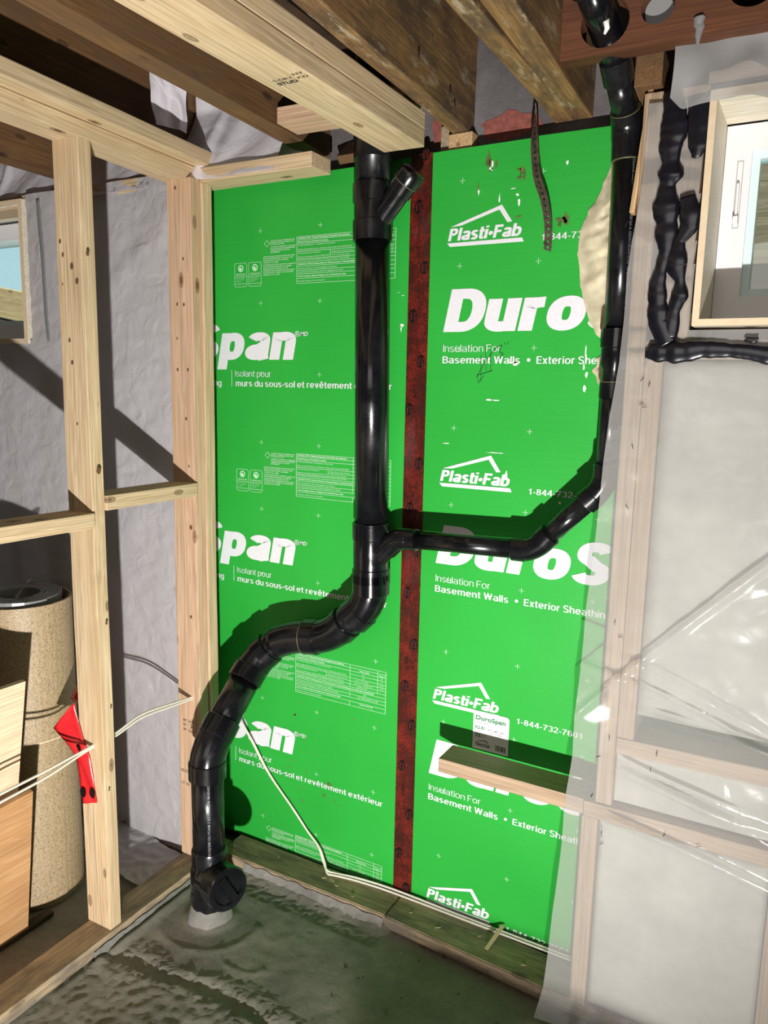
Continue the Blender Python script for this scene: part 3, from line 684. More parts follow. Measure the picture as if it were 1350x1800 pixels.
# red sheathing tape over the seam
tp = empty('sheathing_tape', (0, -2, 1050)); tag(tp, 'long red sheathing tape covering the seam between the green boards', 'tape')
def tpf(u, v):
    x = -30.5+61*u; z = 42+v*2056
    return (x, -3.2-.9*math.exp(-((x-3)/3.5)**2)-.5*abs(noise.noise(Vector((x/20, z/60, 0)))), z)
ts = grid('tape_strip', tpf, 16, 160, 'tape', tp)
f = Flat(-6.2); g = Flat(-6.6)
for x, z in ((11, 2094), (-5, 1969), (16, 1818), (-13, 1698), (13, 1581), (-17, 1455), (16, 1312), (-8, 1189), (20, 1072), (-8, 951), (17, 807), (-9, 680), (17, 568), (-11, 438), (16, 293), (-14, 162), (12, 57)):
    V = []
    for k in range(24):
        a = 2*math.pi*k/24; px_, pz_ = 11*math.cos(a), 16*math.sin(a); V.append((x+px_+pz_*.12, z+pz_))
    f1 = Flat(-6.2); f1.quad(*V); f1.build('oval_brand_mark', 'tape_mark', tp).parent = ts
    for dx, s_ in ((3.0, 'Tuck'), (-6.5, 'Tape')):
        TV, TF = text_pts(s_, 0, 20, 0, 6, weight=.01, shear=.2)
        g.add([(x+dx+b_, z+10-a_) for a_, b_ in TV], TF)
for z in (1880, 1500, 1130, 745, 360):
    for q in range(3): f.rect(-8+q*2.5, z, -7+q*2.5, z+20)
    f.line((-10, z-8), (-4, z-14), 1); f.line((-4, z-14), (2, z-8), 1)
f.build('printed_arrow', 'tape_mark', tp); g.build('brand_text', 'tape_text', tp).parent = ts

# ================================================================== LUMBER
def bd(name, lab, cat, p0, p1, wv, wy, wz, mat, group=None, **k):
    return tag(board(name, p0, p1, wv, wy, wz, mat, **k), lab, cat, group)
G1 = 'new spruce partition lumber'
# partition on the left (runs towards the camera)
near = bd('wall_stud', 'pale spruce stud of the left partition carrying the red tape, left of the corner stud', 'stud', (-649, -536, 38), (-655, -536, 2070), (1, 0, 0), 89, 38, 'spruce', warp=1.5)
bd('wall_stud', 'partition stud nearest the camera, just outside the left edge', 'stud', (-646, -1146, 38), (-640, -1146, 2074), (1, 0, 0), 89, 38, 'spruce')
corner = bd('wall_stud', 'pinkish knotty stud in the corner where the partition meets the wall', 'stud', (-651, -171, 38), (-651, -171, 2064), (1, 0, 0), 89, 38, 'spruce_pink', warp=1.5)
bd('wall_stud', 'narrow pale stud edge standing against the left edge of the green board', 'stud', (-645, -132, 38), (-645, -132, 2058), (1, 0, 0), 89, 38, 'spruce', warp=1.5)
bd('bottom_plate', 'muddy bottom plate of the left partition running to the camera', 'plate', (-640, -1700, 19), (-645, -60, 19), (1, 0, 0), 89, 38, 'dirty', warp=1.5)
bd('top_plate', 'lower top plate of the partition resting on its studs', 'plate', (-600, -1700, 2104), (-672, -135, 2081), (1, 0, 0), 89, 38, 'spruce', warp=1)
bd('top_plate', 'upper overhanging top plate of the left partition', 'plate', (-540, -1700, 2142), (-632, -118, 2121), (1, 0, 0), 89, 38, 'spruce', warp=1)
bd('blocking', 'flat spruce block between the corner stud and near stud', 'blocking', (-645, -517, 1210), (-645, -190, 1210), (1, 0, 0), 89, 38, 'spruce', warp=1)
bd('blocking', 'spruce block left of the near stud leaving the picture at left', 'blocking', (-645, -1127, 1177), (-645, -555, 1171), (1, 0, 0), 89, 38, 'spruce', warp=1)
# frame wall top plate over the green board
bd('top_plate', 'short top plate end overhanging the green board at upper left', 'plate', (-2300, -107, 2076), (-237, -107, 2077), (0, 1, 0), 89, 38, 'spruce', warp=1)
# framing behind the left poly
for x in (-1310, -1275):
    bd('wall_stud', 'stud beside left window seen through hazy plastic' if x == -1310 else 'second stud beside left window, nearer the partition, behind plastic', 'stud', (x, -107, 38), (x, -107, 2056), (0, 1, 0), 89, 36, 'spruce')
bd('wall_stud', 'short stud under the left window behind hazy plastic', 'stud', (-1500, -107, 38), (-1500, -107, 1590), (0, 1, 0), 89, 38, 'spruce')
bd('window_sill_plate', 'rough sill framing under the left window', 'plate', (-2300, -107, 1609), (-1330, -107, 1609), (0, 1, 0), 89, 38, 'spruce')
bd('bottom_plate', 'bottom plate behind the left partition under the plastic', 'plate', (-2300, -107, 19), (-690, -107, 19), (0, 1, 0), 89, 38, 'dirty')
# bottom plates along the green boards
def plate_poly(name, lab, pts, z1):
    V = [(x, y, 0) for x, y in pts]+[(x, y, z1) for x, y in pts]; n = len(pts)
    Fc = [tuple(range(n))[::-1], tuple(range(n, 2*n))]+[(i, (i+1) % n, n+(i+1) % n, n+i) for i in range(n)]
    o = mesh(name, V, Fc, 'dirty'); bm = bmesh.new(); bm.from_mesh(o.data); bmesh.ops.recalc_face_normals(bm, faces=bm.faces)
    bmesh.ops.bevel(bm, geom=[e for e in bm.edges], offset=.003, segments=2, affect='EDGES'); bm.to_mesh(o.data); bm.free(); return tag(o, lab, 'plate')
plate_poly('bottom_plate', 'damp bottom plate under the left green board, edge coated with mortar', [(-600, -121), (3, -117), (3, -12), (-600, -14)], 37)
plate_poly('bottom_plate', 'bottom plate under right green board with clean sawn edge', [(5, -121), (1300, -196), (1300, -60), (5, -10)], 38)
# crumbly mortar skin on the left plate's edge
def mort(u, v):
    x = -500+u*500; h = 34+6*noise.noise(Vector((x/40, 0, 5)))-u*2
    y = -122-u*-3-2-10*(1-v)**2-2.5*noise.noise(Vector((x/15, v*4, 0))); return (x, y, -4+v*h)
tag(grid('mortar_edge', mort, 120, 8, 'mortar'), 'grey mortar smeared along the front edge of the left sill plate', 'mortar')
def mort2(u, v):
    y = -620+u*360; h = 24+5*noise.noise(Vector((y/40, 0, 9)))
    x = -594.5+8*(1-v)**2+2*noise.noise(Vector((y/15, v*4, 0))); return (x, y, -4+v*h)
tag(grid('mortar_edge', mort2, 120, 8, 'mortar'), 'grey mortar smeared along the partition bottom plate', 'mortar')
# right hand frame wall
bd('blocking', 'short flat spruce block sticking out over the green board', 'blocking', (170, -107, 554), (545, -107, 552), (0, 1, 0), 89, 38, 'stud_right', warp=1)
bd('wall_stud', 'full height stud under the right plastic nearest the green board', 'stud', (590, -107, 572), (590, -107, 2105), (0, 1, 0), 89, 37, 'stud_right')
bd('wall_stud', 'jack stud doubled beside it under the right window sill', 'stud', (628, -107, 742), (628, -107, 1582), (0, 1, 0), 89, 37, 'stud_right')
bd('wall_stud', 'stud running beside the right window behind black sealant', 'stud', (660, -107, 1620), (660, -107, 2105), (0, 1, 0), 89, 60, 'stud_right')
bd('wall_stud', 'short lower stud below the right wall rail, behind plastic', 'stud', (562, -107, 38), (562, -107, 530), (0, 1, 0), 89, 38, 'stud_right')
bd('wall_stud', 'lower stud at the right edge of the picture behind plastic', 'stud', (964, -107, 38), (964, -107, 530), (0, 1, 0), 89, 38, 'stud_right')
bd('rail', 'upper horizontal spruce rail behind the right plastic', 'rail', (610, -107, 721), (1500, -107, 740), (0, 1, 0), 89, 38, 'stud_right')
bd('rail', 'lower horizontal spruce rail continuing from the short block', 'rail', (546, -107, 549), (1500, -107, 549), (0, 1, 0), 89, 38, 'stud_right')
bd('window_sill_plate', 'rough sill framing under the right window behind sealant', 'plate', (610, -107, 1601), (1500, -107, 1601), (0, 1, 0), 89, 38, 'stud_right')
bd('lintel', 'header lumber above the right window', 'lintel', (690, -107, 2125), (1500, -107, 2125), (0, 1, 0), 89, 60, 'stud_right')
# white insulation batts
def batt(lab, x0, x1, z0, z1, mat='batt', y0=-148, y1=-8):
    def fn(u, v):
        x = x0+u*(x1-x0); z = z0+v*(z1-z0); e = min(u, 1-u, v, 1-v)
        return (x, y0+5+4*noise.noise(Vector((x/110, z/140, 2)))+5*(1-min(1, e*30)), z)
    o = grid('insulation_batt', fn, 30, 40, mat)
    o.modifiers.new('s', 'SOLIDIFY').thickness = .12
    return tag(o, lab, 'insulation', 'batts behind the plastic')
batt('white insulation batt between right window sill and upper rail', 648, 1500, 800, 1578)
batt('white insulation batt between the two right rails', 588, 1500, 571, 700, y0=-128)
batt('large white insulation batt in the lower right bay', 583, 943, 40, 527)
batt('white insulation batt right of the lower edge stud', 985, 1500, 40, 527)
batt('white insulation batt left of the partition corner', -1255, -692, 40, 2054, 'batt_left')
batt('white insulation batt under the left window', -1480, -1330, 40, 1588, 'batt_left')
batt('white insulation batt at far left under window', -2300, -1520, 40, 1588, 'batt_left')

# ================================================================== CEILING JOISTS
def joist(lab, xb0, xb1, w0, mat='old', h=236, y0=-2300, y1=60, name='floor_joist', zb=2140, **k):
    """xb0/xb1: right hand bottom edge at y=-900 and y=60"""
    sl = (xb1-xb0)/960.; f_ = lambda y: xb0+sl*(y+900)-w0/2
    return bd(name, lab, 'joist', (f_(y0), y0, zb+h/2), (f_(y1), y1, zb+h/2), (1, 0, 0), w0, h, mat, **k)
joist('old brown floor joist right of the partition with bright lower edge', -246, -312, 60, warp=2)
joist('dark old floor joist above the left partition', -652, -716, 55)
joist('old brown floor joist beyond the partition at upper left', -1160, -1208, 50)
joist('old floor joist at far upper left beyond the partition', -1560, -1610, 50)
joist('nail-marked old floor joist between new plank and doubled joist', 168, 116, 46, 'old_stained', warp=3)
joist('left half of the stained doubled floor joist', 388, 368, 42, 'old_stained', warp=3, y1=58)
joist('right half of the stained doubled floor joist, dark with soot', 455, 415, 52, 'old_stained', warp=3, y1=58)
joist('old floor joist at the upper right behind the header', 900, 850, 46)
# new doubled plate under the joists
bd('ceiling_plate', 'lower plank of the new doubled plate, knotty with ink stamps', 'plank', (104, -2300, 2045), (27, -152, 2083), (1, 0, 0), 105, 38, 'spruce', warp=1)
bd('ceiling_plate', 'upper greyer plank of the new doubled plate', 'plank', (104, -2300, 2084), (27, -150, 2122), (1, 0, 0), 104, 38, 'spruce', warp=1)
bd('blocking', 'small new spruce block between old joist and new plank', 'blocking', (-283, -190, 2159), (60, -176, 2159), (0, 1, 0), 92, 38, 'spruce_pink')
bd('blocking', 'pale new block high between new plank and stained joist', 'blocking', (-190, 35, 2262), (-24, 35, 2250), (0, 1, 0), 30, 74, 'spruce_pink')
# ink stamps
def stamp(txts, mtx, parent):
    for s_, a, b, z, cap, wt in txts:
        TV, TF = text_pts(s_, a, b, z, cap, weight=wt)
        mesh('ink_stamp', [tuple(mtx @ Vector((x, y, 0))) for x, y in TV], TF, 'stamp', None).parent = parent
# bent nails left in the stained joist
for i, (y, z) in enumerate(((-690, 2230), (-300, 2215), (-120, 2200), (-90, 2180), (-420, 2290))):
    xx = 168-(y+900)*52/960.+1
    tag(rod('bent_nail', (xx, y, z), (xx+7, y-14, z-34), 1.6, 'strap', None, 8), 'bent dark nail sticking out of the nail-marked joist', 'nail', 'nails in the stained joist')
# header across with holes
def circle(cx, cz, rx, rz, n=28): return [(cx+rx*math.cos(2*math.pi*k/n), cz+rz*math.sin(2*math.pi*k/n)) for k in range(n)]
hd = empty('drilled_header', (900, -242, 2150)); tag(hd, 'reddish brown old header board with drilled holes across the joists', 'header')
poly_prism('header_board', [(417, 2150), (1500, 2150), (1500, 2376), (417, 2376)], -262, -222, 'old_red', hd, [circle(512, 2205, 46, 44), circle(608, 2214, 30, 30), circle(768, 2216, 40, 34)])
rod('abandoned_pipe_end', (606, -235, 2216), (598, -120, 2240), 26, 'plastic_roll', hd)
def dripf(u, v):
    a = u*2*math.pi; r = (9*(1-v)+1.2)*(1+.5*noise.noise(Vector((math.cos(a), math.sin(a), v*5)))); return (683+r*math.cos(a), -264-.6*r*abs(math.sin(a)), 2178-v*52+3*math.sin(a))
grid('sealant_drip', dripf, 12, 10, 'plastic_roll', hd)
# torn joist end under the header, shims on the wall top
bd('joist_stub', 'torn brown joist end below the header near the black pipe', 'wood block', (575, -60, 2145), (580, -168, 2148), (1, 0, 0), 52, 70, 'old', warp=4)
bd('wood_strip', 'narrow bright yellow wood strip right of the vent pipe', 'strip', (560, -128, 1880), (582, -128, 2122), (1, 0, 0), 11, 30, 'weather_tan')
bd('wood_shim', 'splintered orange wood block under the nail-marked joist end', 'wood block', (98, 10, 2116), (98, 56, 2116), (1, 0, 0), 62, 44, 'weather_tan', warp=5)
bd('wood_shim', 'grey splintered shim left of the orange wood block', 'wood block', (50, 20, 2120), (50, 56, 2120), (1, 0, 0), 22, 84, 'weather', warp=4)
bd('wood_shim', 'broken brown shim on the wall top above the plate end', 'wood block', (-230, 0, 2112), (-224, 50, 2160), (1, 0, 0), 60, 24, 'old', warp=6)
for i in range(3):
    x = -214+i*13
    bd('wood_splinter', ('left', 'middle', 'right')[i]+' splinter standing on the wall top beside the drain stack', 'splinter', (x, 20+6*i, 2094), (x-10+3*i, 30, 2160-8*i), (1, 0, 0), 7, 4, 'weather_brown', bevel=.8)
f = Flat(48.2); blob(f, -190, 2135, 34, 34, 16, .5); blob(f, -160, 2120, 18, 20, 12, .5); f.build('paint_splash', 'chip'); bpy.data.objects['paint_splash'].parent = wall
f = Flat(48.4); blob(f, 215, 2150, 75, 34, 22, .3); blob(f, 30, 2180, 28, 60, 16, .3); f.build('red_paint', 'redpaint', wall)

# ================================================================== DRAIN STACK
st = empty('drain_stack', (-448, -333, 0)); tag(st, 'black plastic drain stack with offset, branch arm, vent riser and floor cleanout', 'drain pipe')
A = 'abs'; r3, h3 = 44.5, 51.0
sx = lambda z: -103+(2060-z)*.0158
def P3(z): return (sx(z), -74, z)
rod('pipe', P3(1120), P3(1912), r3, A, st, 48)
rod('pipe', P3(1995), P3(2378), r3, A, st, 48)
# upper wye with capped branch
wy = turned('wye_fitting', P3(1880), P3(2060), [(0, h3-3), (0, h3), (48, h3), (50, r3+3), (92, r3+3), (94, h3), (138, h3), (140, h3-3), (140, r3), (150, r3)], A, st)
turned('wye_fitting', P3(2078), P3(2200), [(0, r3), (0, h3-2), (60, h3-2), (60, r3)], A, st)
b0 = Vector((-88, -76, 1918)); bd_ = Vector((.66, -.12, .66)).normalized()
turned('branch_hub', b0, b0+bd_*100, [(0, 28), (70, 28), (98, 28), (100, 31), (128, 31), (130, 28)], A, st)
turned('cleanout_cap', b0+bd_*128, b0+bd_*200, [(0, 33), (24, 33), (32, 30), (36, 22), (38, 0.5)], A, st)
for o_ in (bpy.data.objects['branch_hub'], bpy.data.objects['cleanout_cap']): o_.parent = wy
sweep('cement_ring', [b0+bd_*(128), b0+bd_*(130)], [33.6, 33.6], 'glue', st)
# lower wye
turned('wye_fitting', P3(985), P3(1160), [(0, h3-2), (2, h3), (38, h3), (40, h3-3), (70, h3-3), (72, r3+4), (120, r3+4), (122, h3), (165, h3), (167, h3-3), (167, r3)], A, st)
b1 = Vector((-72, -78, 1048)); q1 = Vector((.70, -.04, .70)).normalized()
turned('branch_hub', b1, b1+q1*60, [(0, 27), (52, 27), (54, 30), (84, 30), (86, 27)], A, st)
# small elbow to the horizontal arm
a0 = b1+q1*82; a1 = Vector((22, -85, 1122)); a2 = Vector((338, -85, 1131))
sweep('elbow', bez(a0, (2, -84, 1120), (34, -85, 1121)), [29]*15, A, st, 28)
hub((30, -85, 1121), (58, -85, 1122), 24, 29.5, parent=st, name='elbow_hub')
rod('pipe', (34, -85, 1121), (330, -85, 1131), 24, A, st)
hub((318, -85, 1130.5), (352, -85, 1131), 24, 29.5, parent=st, name='elbow_hub')
sweep('elbow', bez((346, -85, 1131), (372, -85, 1134), (396, -85, 1160)), [28]*15, A, st, 28)
dd = (Vector((502, -85, 1272))-Vector((394, -85, 1160))).normalized(); e0 = Vector((388, -85, 1154))
hub(e0, e0+dd*32, 24, 29.5, parent=st, name='elbow_hub')
rod('pipe', e0, (500, -85, 1271), 24, A, st)
hub(Vector((488, -85, 1258)), Vector((488, -85, 1258))+dd*32, 24, 29.5, parent=st, name='elbow_hub')
sweep('elbow', bez(Vector((488, -85, 1258))+dd*28, (530, -85, 1300), (531, -85, 1340)), [28]*15, A, st, 28)
hub((531, -85, 1318), (531, -85, 1352), 24, 29.5, parent=st, name='elbow_hub')
rod('pipe', (531, -85, 1330), (533, -85, 1570), 24, A, st)
turned('reducer', (532, -85, 1500), (534, -85, 1660), [(0, 24), (0, 29), (34, 29), (36, 25), (62, 25), (74, 31), (108, 31), (110, 34), (150, 34), (152, 28)], A, st)
sweep('cement_ring', [(533, -85, 1534), (533, -85, 1536)], [29.6, 29.6], 'glue', st)
rod('pipe', (534, -85, 1640), (529, -85, 2010), 27, A, st)
hub((529, -85, 2000), (527, -85, 2052), 27, 32, parent=st)
sweep('elbow', bez((527, -85, 2045), (526, -85, 2066), (526, -104, 2086)), [32]*15, A, st, 28)
hub((526.3, -90, 2070), (525.8, -112, 2092), 26, 31.5, parent=st, name='elbow_hub')
sweep('cement_ring', [(529.2, -85, 1997), (529.1, -85, 2000)], [31.4, 31.4], 'glue', st)
sweep('cement_ring', [(525.8, -112, 2092), (525.7, -113.5, 2093.5)], [31, 31], 'glue', st)
rod('pipe', (526, -100, 2080), (523, -184, 2140), 26, A, st)
hub((523.6, -170, 2130), (522, -210, 2160), 26, 31, parent=st, name='elbow_hub')
rod('pipe', (522, -200, 2152), (514, -262, 2196), 27, A, st)
rod('pipe', (516, -250, 2186), (490, -345, 2268), 30, A, st)
hub((498, -316, 2243), (480, -376, 2296), 30, 36, parent=st)
rod('pipe', (484, -364, 2286), (470, -430, 2350), 30, A, st)
f = Flat(0); TV, _ = [], []
def patch(cx, r, n=9):
    pass
# offset: 45 down-left, across, then towards the room and down into the floor
hub(P3(1012), P3(952), r3, h3, parent=st, name='elbow_hub')
sweep('elbow', bez((-88, -74, 965), (-90, -76, 925), (-122, -78, 892)), [49]*15, A, st, 40)
u1 = Vector((-.70, -.05, -.71))
hub(Vector((-108, -77, 906)), Vector((-108, -77, 906))+u1*42, r3, h3, parent=st, name='elbow_hub')
rod('pipe', (-112, -77, 902), (-185, -82, 838), r3, A, st, 40)
hub(Vector((-158, -80, 862)), Vector((-158, -80, 862))+u1*34, r3, h3, parent=st, name='elbow_hub')
sweep('elbow', bez((-168, -81, 852), (-215, -85, 806), (-268, -90, 802)), [48.5]*15, A, st, 40)
hub((-246, -88, 804), (-288, -92, 799), r3, h3+.5, parent=st, name='elbow_hub')
sweep('cement_ring', [(-288, -92, 799), (-290, -92.2, 798.8)], [h3, h3], 'glue', st)
sweep('elbow', bez((-280, -91, 800), (-335, -95, 793), (-385, -104, 766)), [47.5]*15, A, st, 40)
rod('pipe', (-372, -100, 775), (-418, -112, 738), r3, A, st, 40)
hub((-404, -108, 749), (-430, -120, 722), r3, h3, parent=st, name='elbow_hub')
sweep('elbow', bez((-412, -110, 742), (-440, -124, 712), (-446, -170, 664)), [48.5]*15, A, st, 40)
hub((-443, -148, 690), (-447, -178, 658), r3, h3, parent=st, name='elbow_hub')
rod('pipe', (-446, -165, 670), (-452, -305, 528), r3, A, st, 40)
hub((-450, -262, 572), (-452, -300, 533), r3, h3, parent=st, name='elbow_hub')
sweep('elbow', bez((-451, -285, 548), (-453, -333, 500), (-449, -335, 462)), [49]*15, A, st, 40)
hub((-449.5, -334.5, 478), (-449, -335, 428), r3, h3+1, parent=st, name='elbow_hub')
rod('pipe', (-449, -335, 455), (-449, -334, 190), r3, A, st, 48)
# cleanout tee
ct = turned('cleanout_tee', (-448, -333, 20), (-448, -333, 240), [(0, 48), (25, 48), (25, 52), (55, 54), (130, 54), (150, 48), (152, 50), (190, 50), (196, 48), (198, 45)], A, st)
cd = Vector((.93, -.30, .10)).normalized(); c0 = Vector((-450, -336, 130))
turned('cleanout_branch', c0, c0+cd*60, [(0, 50), (52, 52), (52, 57), (88, 57), (90, 54)], A, st)
cp = turned('cleanout_plug', c0+cd*90, c0+cd*100, [(0, 57), (0, 60), (14, 60), (17, 57), (17, 44), (9, 42), (9, 1)], A, st)
# recessed square grip across the plug
uu, vv = frame_of(cd)
for o_ in (cp, bpy.data.objects['cleanout_branch']): o_.parent = ct
gc = c0+cd*104; up = (Vector((0, 0, 1))-cd*cd.z).normalized(); sd_ = cd.cross(up)
ang = math.radians(28); ax = up*math.cos(ang)+sd_*math.sin(ang); bx_ = cd.cross(ax)
V = []
for s1 in (-1, 1):
    for s2 in (-1, 1):
        for dpt, k2 in ((-4, 14), (9, 10)): V.append(tuple(gc+cd*dpt+ax*s1*(42 if dpt < 0 else 36)+bx_*s2*k2))
Fq = [(0, 1, 3, 2), (4, 6, 7, 5), (0, 4, 5, 1), (2, 3, 7, 6), (1, 5, 7, 3), (0, 2, 6, 4)]
mesh('plug_grip', [tuple(Vector(v)) for v in V], Fq, A, st).parent = ct
# mortar collar round its foot
def collar(u, v):
    a = u*2*math.pi; r = 51+14*(1-v)+3*noise.noise(Vector((math.cos(a)*2, math.sin(a)*2, v*2)))
    return (-448+r*math.cos(a), -333+r*math.sin(a), -6+v*(52+16*noise.noise(Vector((math.cos(a)*1.5, math.sin(a)*1.5, 7)))))
tag(grid('mortar_collar', collar, 60, 10, 'mortar'), 'rough grey mortar collar round the foot of the drain stack', 'mortar')
# markings printed round the pipes
def pipe_text(s_, base, axis, r, a0, z0, z1, cap, weight=0, down=True, parent=None):
    """text along the pipe; a0 = angle of the line seen from above (0 = +x), z0->z1 reading direction"""
    TV, TF = text_pts(s_, 0, abs(z1-z0), -cap/2, cap, weight=weight)
    V = []
    for a_, b_ in TV:
        z = z0+(a_ if z1 > z0 else -a_); an = a0+(b_/r if z1 < z0 else -b_/r)
        t = (z-base[2]); c = Vector(base)+Vector(axis)*t
        V.append((c.x+(r+.5)*math.cos(an), c.y+(r+.5)*math.sin(an), z))
    return mesh('pipe_marking', V, TF, 'mark', parent)
pipe_text('15/01/22/200 DU FOAM 3 BDW 506248 MARHO', (-449, -334.5, 300), (0, 0, 0), 44.5, -.80, 205, 425, 7.5, .005, parent=st)
pipe_text('CELLULAR CORE DWV NSF® DWV ASTM F628-12e3 -A- 230224/1318/Lumen 8G (EL)   Fabriqué au / Made in Canada par / by IPEX INC.', (534, -85, 1640), (-.0135, 0, 0), 27, -.72, 1996, 1664, 7, .004, parent=st)

sweep('white_dab', [(534, -316, 2186), (529, -318, 2180), (531, -314, 2172), (526, -312, 2163)], [2, 6, 5, 2], 'chip', st, 10)
# spray foam behind the vent riser
def foam_obj(name, lab, left, right, y0):
    n, mI = len(left), 14; V, Fc = [], []
    for j, (xl, z) in enumerate(left):
        xr = right
        for i in range(mI+1):
            u = i/mI; x = xl+(xr-xl)*u; bul = math.sin(min(1, u*1.6+.02)*math.pi/2)
            q = noise.fractal(Vector((x/38, z/38, 4)), .7, 2, 4)
            V.append((x+9*noise.noise(Vector((z/14, u, 0)))*(1-u), y0-bul*(26+20*q+9*noise.noise(Vector((x/11, z/16, 1)))), z+4*noise.noise(Vector((x/20, z/20, 9)))))
    for j in range(n-1):
        for i in range(mI): Fc.append((j*(mI+1)+i, (j+1)*(mI+1)+i, (j+1)*(mI+1)+i+1, j*(mI+1)+i+1))
    o = mesh(name, V, Fc, 'foam', None, True); o.modifiers.new('s', 'SUBSURF').levels = 1; o.modifiers['s'].render_levels = 1
    return tag(o, lab, 'spray foam')
def dens(l, k=5):
    out = []
    for (a, b), (c, d) in zip(l, l[1:]):
        for i in range(k): out.append((a+(c-a)*i/k, b+(d-b)*i/k))
    return out+[l[-1]]
foam_obj('spray_foam', 'large lumpy cream spray foam behind the vent riser', dens([(492, 2070), (486, 2045), (471, 2001), (454, 1955), (428, 1914), (416, 1884), (412, 1850), (416, 1810), (423, 1757), (440, 1699), (461, 1654), (485, 1630)]), 575, -2)
foam_obj('spray_foam', 'small cream foam blob beside the pipe reducer', dens([(486, 1604), (472, 1585), (466, 1563), (476, 1535), (492, 1520)]), 560, -2)

# perforated hanger strap
def strap():
    P_ = [(316, -66, 2150), (311, -52, 2110), (310, -44, 2060), (318, -40, 2000), (336, -36, 1950), (346, -30, 1900), (347, -24, 1850), (342, -20, 1832)]
    P_ = [Vector(p) for p in P_]; pts = []
    N = 66
    for i in range(N+1):
        t = i/N*(len(P_)-1); k = min(int(t), len(P_)-2); f_ = t-k
        a, b, c, d = P_[max(k-1, 0)], P_[k], P_[k+1], P_[min(k+2, len(P_)-1)]
        pts.append(.5*((2*b)+(c-a)*f_+(2*a-5*b+4*c-d)*f_*f_+(3*b-a-3*c+d)*f_**3))
    V, Fc = [], []; w_ = 9.2
    # strip with a hole every 3 rows, built as quads round hexagon holes
    L = [0]
    for a, b in zip(pts, pts[1:]): L.append(L[-1]+(b-a).length)
    def at(s, off, thick=0):
        s = max(0, min(L[-1]-1e-3, s)); k = max(i for i in range(len(L)) if L[i] <= s); k = min(k, len(pts)-2)
        f_ = (s-L[k])/(L[k+1]-L[k]); p = pts[k].lerp(pts[k+1], f_)
        d = (pts[k+1]-pts[k]).normalized(); tw = max(0, 1-s/90)*1.35
        sd = Vector((math.cos(tw), -math.sin(tw), 0)); sd = (sd-d*sd.dot(d)).normalized()
        return p+sd*off+d.cross(sd)*thick
    pitch = 13.4; n = int(L[-1]/pitch); 
    for i in range(n):
        s0 = i*pitch; c = s0+pitch/2; rh = 3.3; m = 16
        outer = []
        for k in range(m):
            a = 2*math.pi*k/m; ca, sa = math.cos(a), math.sin(a); sc = 1/max(abs(ca), abs(sa))
            outer.append((c+sa*sc*pitch/2, ca*sc*w_))
        base = len(V)
        for k in range(m):
            a = 2*math.pi*k/m
            V.append(at(*outer[k])); V.append(at(c+math.sin(a)*rh, math.cos(a)*rh))
        for k in range(m):
            k2 = (k+1) % m; Fc.append((base+2*k, base+2*k2, base+2*k2+1, base+2*k+1))
    o = mesh('hanger_strap', [tuple(v) for v in V], Fc, 'strap'); md = o.modifiers.new('t', 'SOLIDIFY'); md.thickness = .0012
    return tag(o, 'rusty perforated metal strap dangling from the doubled joist', 'strap')
strap()

# ================================================================== POLY SHEETS
edge = [(2056, 585), (1900, 580), (1757, 563), (1572, 560), (1452, 546), (1279, 540), (1045, 524), (870, 520), (675, 515), (565, 505), (454, 501), (240, 492), (60, 482), (-2, 474)]
def ex(z):
    for (z1, x1), (z2, x2) in zip(edge, edge[1:]):
        if z <= z1 and z >= z2: return x1+(x2-x1)*(z1-z)/(z1-z2)
    return 585 if z > 2056 else 474
def fold(x, z):
    """long diagonal tension folds low on the right sheet"""
    h = 0
    for x0_, z0_, sl, amp, wd in ((620, 905, -.27, 7, 13), (680, 830, -.22, 8, 11), (610, 700, -.25, 8, 11), (600, 660, -.27, 9, 12), (580, 575, -.30, 8, 11), (600, 540, -.24, 5, 9), (520, 880, -.20, 7, 10), (520, 760, 1.2, 7, 12)):
        zz = z0_+sl*(x-x0_)+22*math.sin(x/170+x0_); d = z-zz
        h += amp*math.exp(-(d/wd)**2)*min(1, max(0, (x-x0_+80)/120))
    return h
def rp(u, v):
    z = 4+v*2066; x0_ = ex(z); x1_ = 1500 if z < 1640 else 700
    x = x0_+(u**1.25)*(x1_-x0_); loose = max(0, 1-(x-x0_)/70)
    y = -157-loose*(6+7*math.sin(z/95)+5*math.sin(z/41+1))-2.5*noise.noise(Vector((x/150, z/70, 0)))-1.2*noise.noise(Vector((x/50, z/30, 3)))-fold(x, z)
    if 650 < x < 1500 and z < 1560: y -= 3*noise.noise(Vector((x/210, z/120, 8)))
    if z < 30 and x < 640: y -= (30-z)*1.2
    return (x, y, z)
# lower part (full width) and upper strip beside the window are one sheet: built as one grid with the window cut out
def right_sheet():
    nu, nv = 170, 420; V, Fc = [], []
    for j in range(nv+1):
        z = 4+j/nv*2076; x0_ = ex(z)
        for i in range(nu+1):
            u = i/nu; x = x0_+(u**1.2)*(1500-x0_); 
            loose = max(0, 1-(x-x0_)/75)
            y = -157-loose*(5+6*math.sin(z/95)+4*math.sin(z/41+1))-2.5*noise.noise(Vector((x/150, z/70, 0)))-1.2*noise.noise(Vector((x/50, z/30, 3)))
            if z < 1560: y -= fold(x, z)+3*noise.noise(Vector((x/210, z/120, 8)))
            if z < 60 : y -= (60-z)*.8
            V.append((x, y, z))
    for j in range(nv):
        for i in range(nu):
            a = j*(nu+1)+i; c = V[a]; 
            if c[0] > 690 and c[2] > 1640: continue
            Fc.append((a, a+1, a+nu+2, a+nu+1))
    return mesh('plastic_sheet', V, Fc, 'poly', None, True)
tag(right_sheet(), 'glossy clear plastic sheet stapled over the right frame wall', 'plastic sheet')
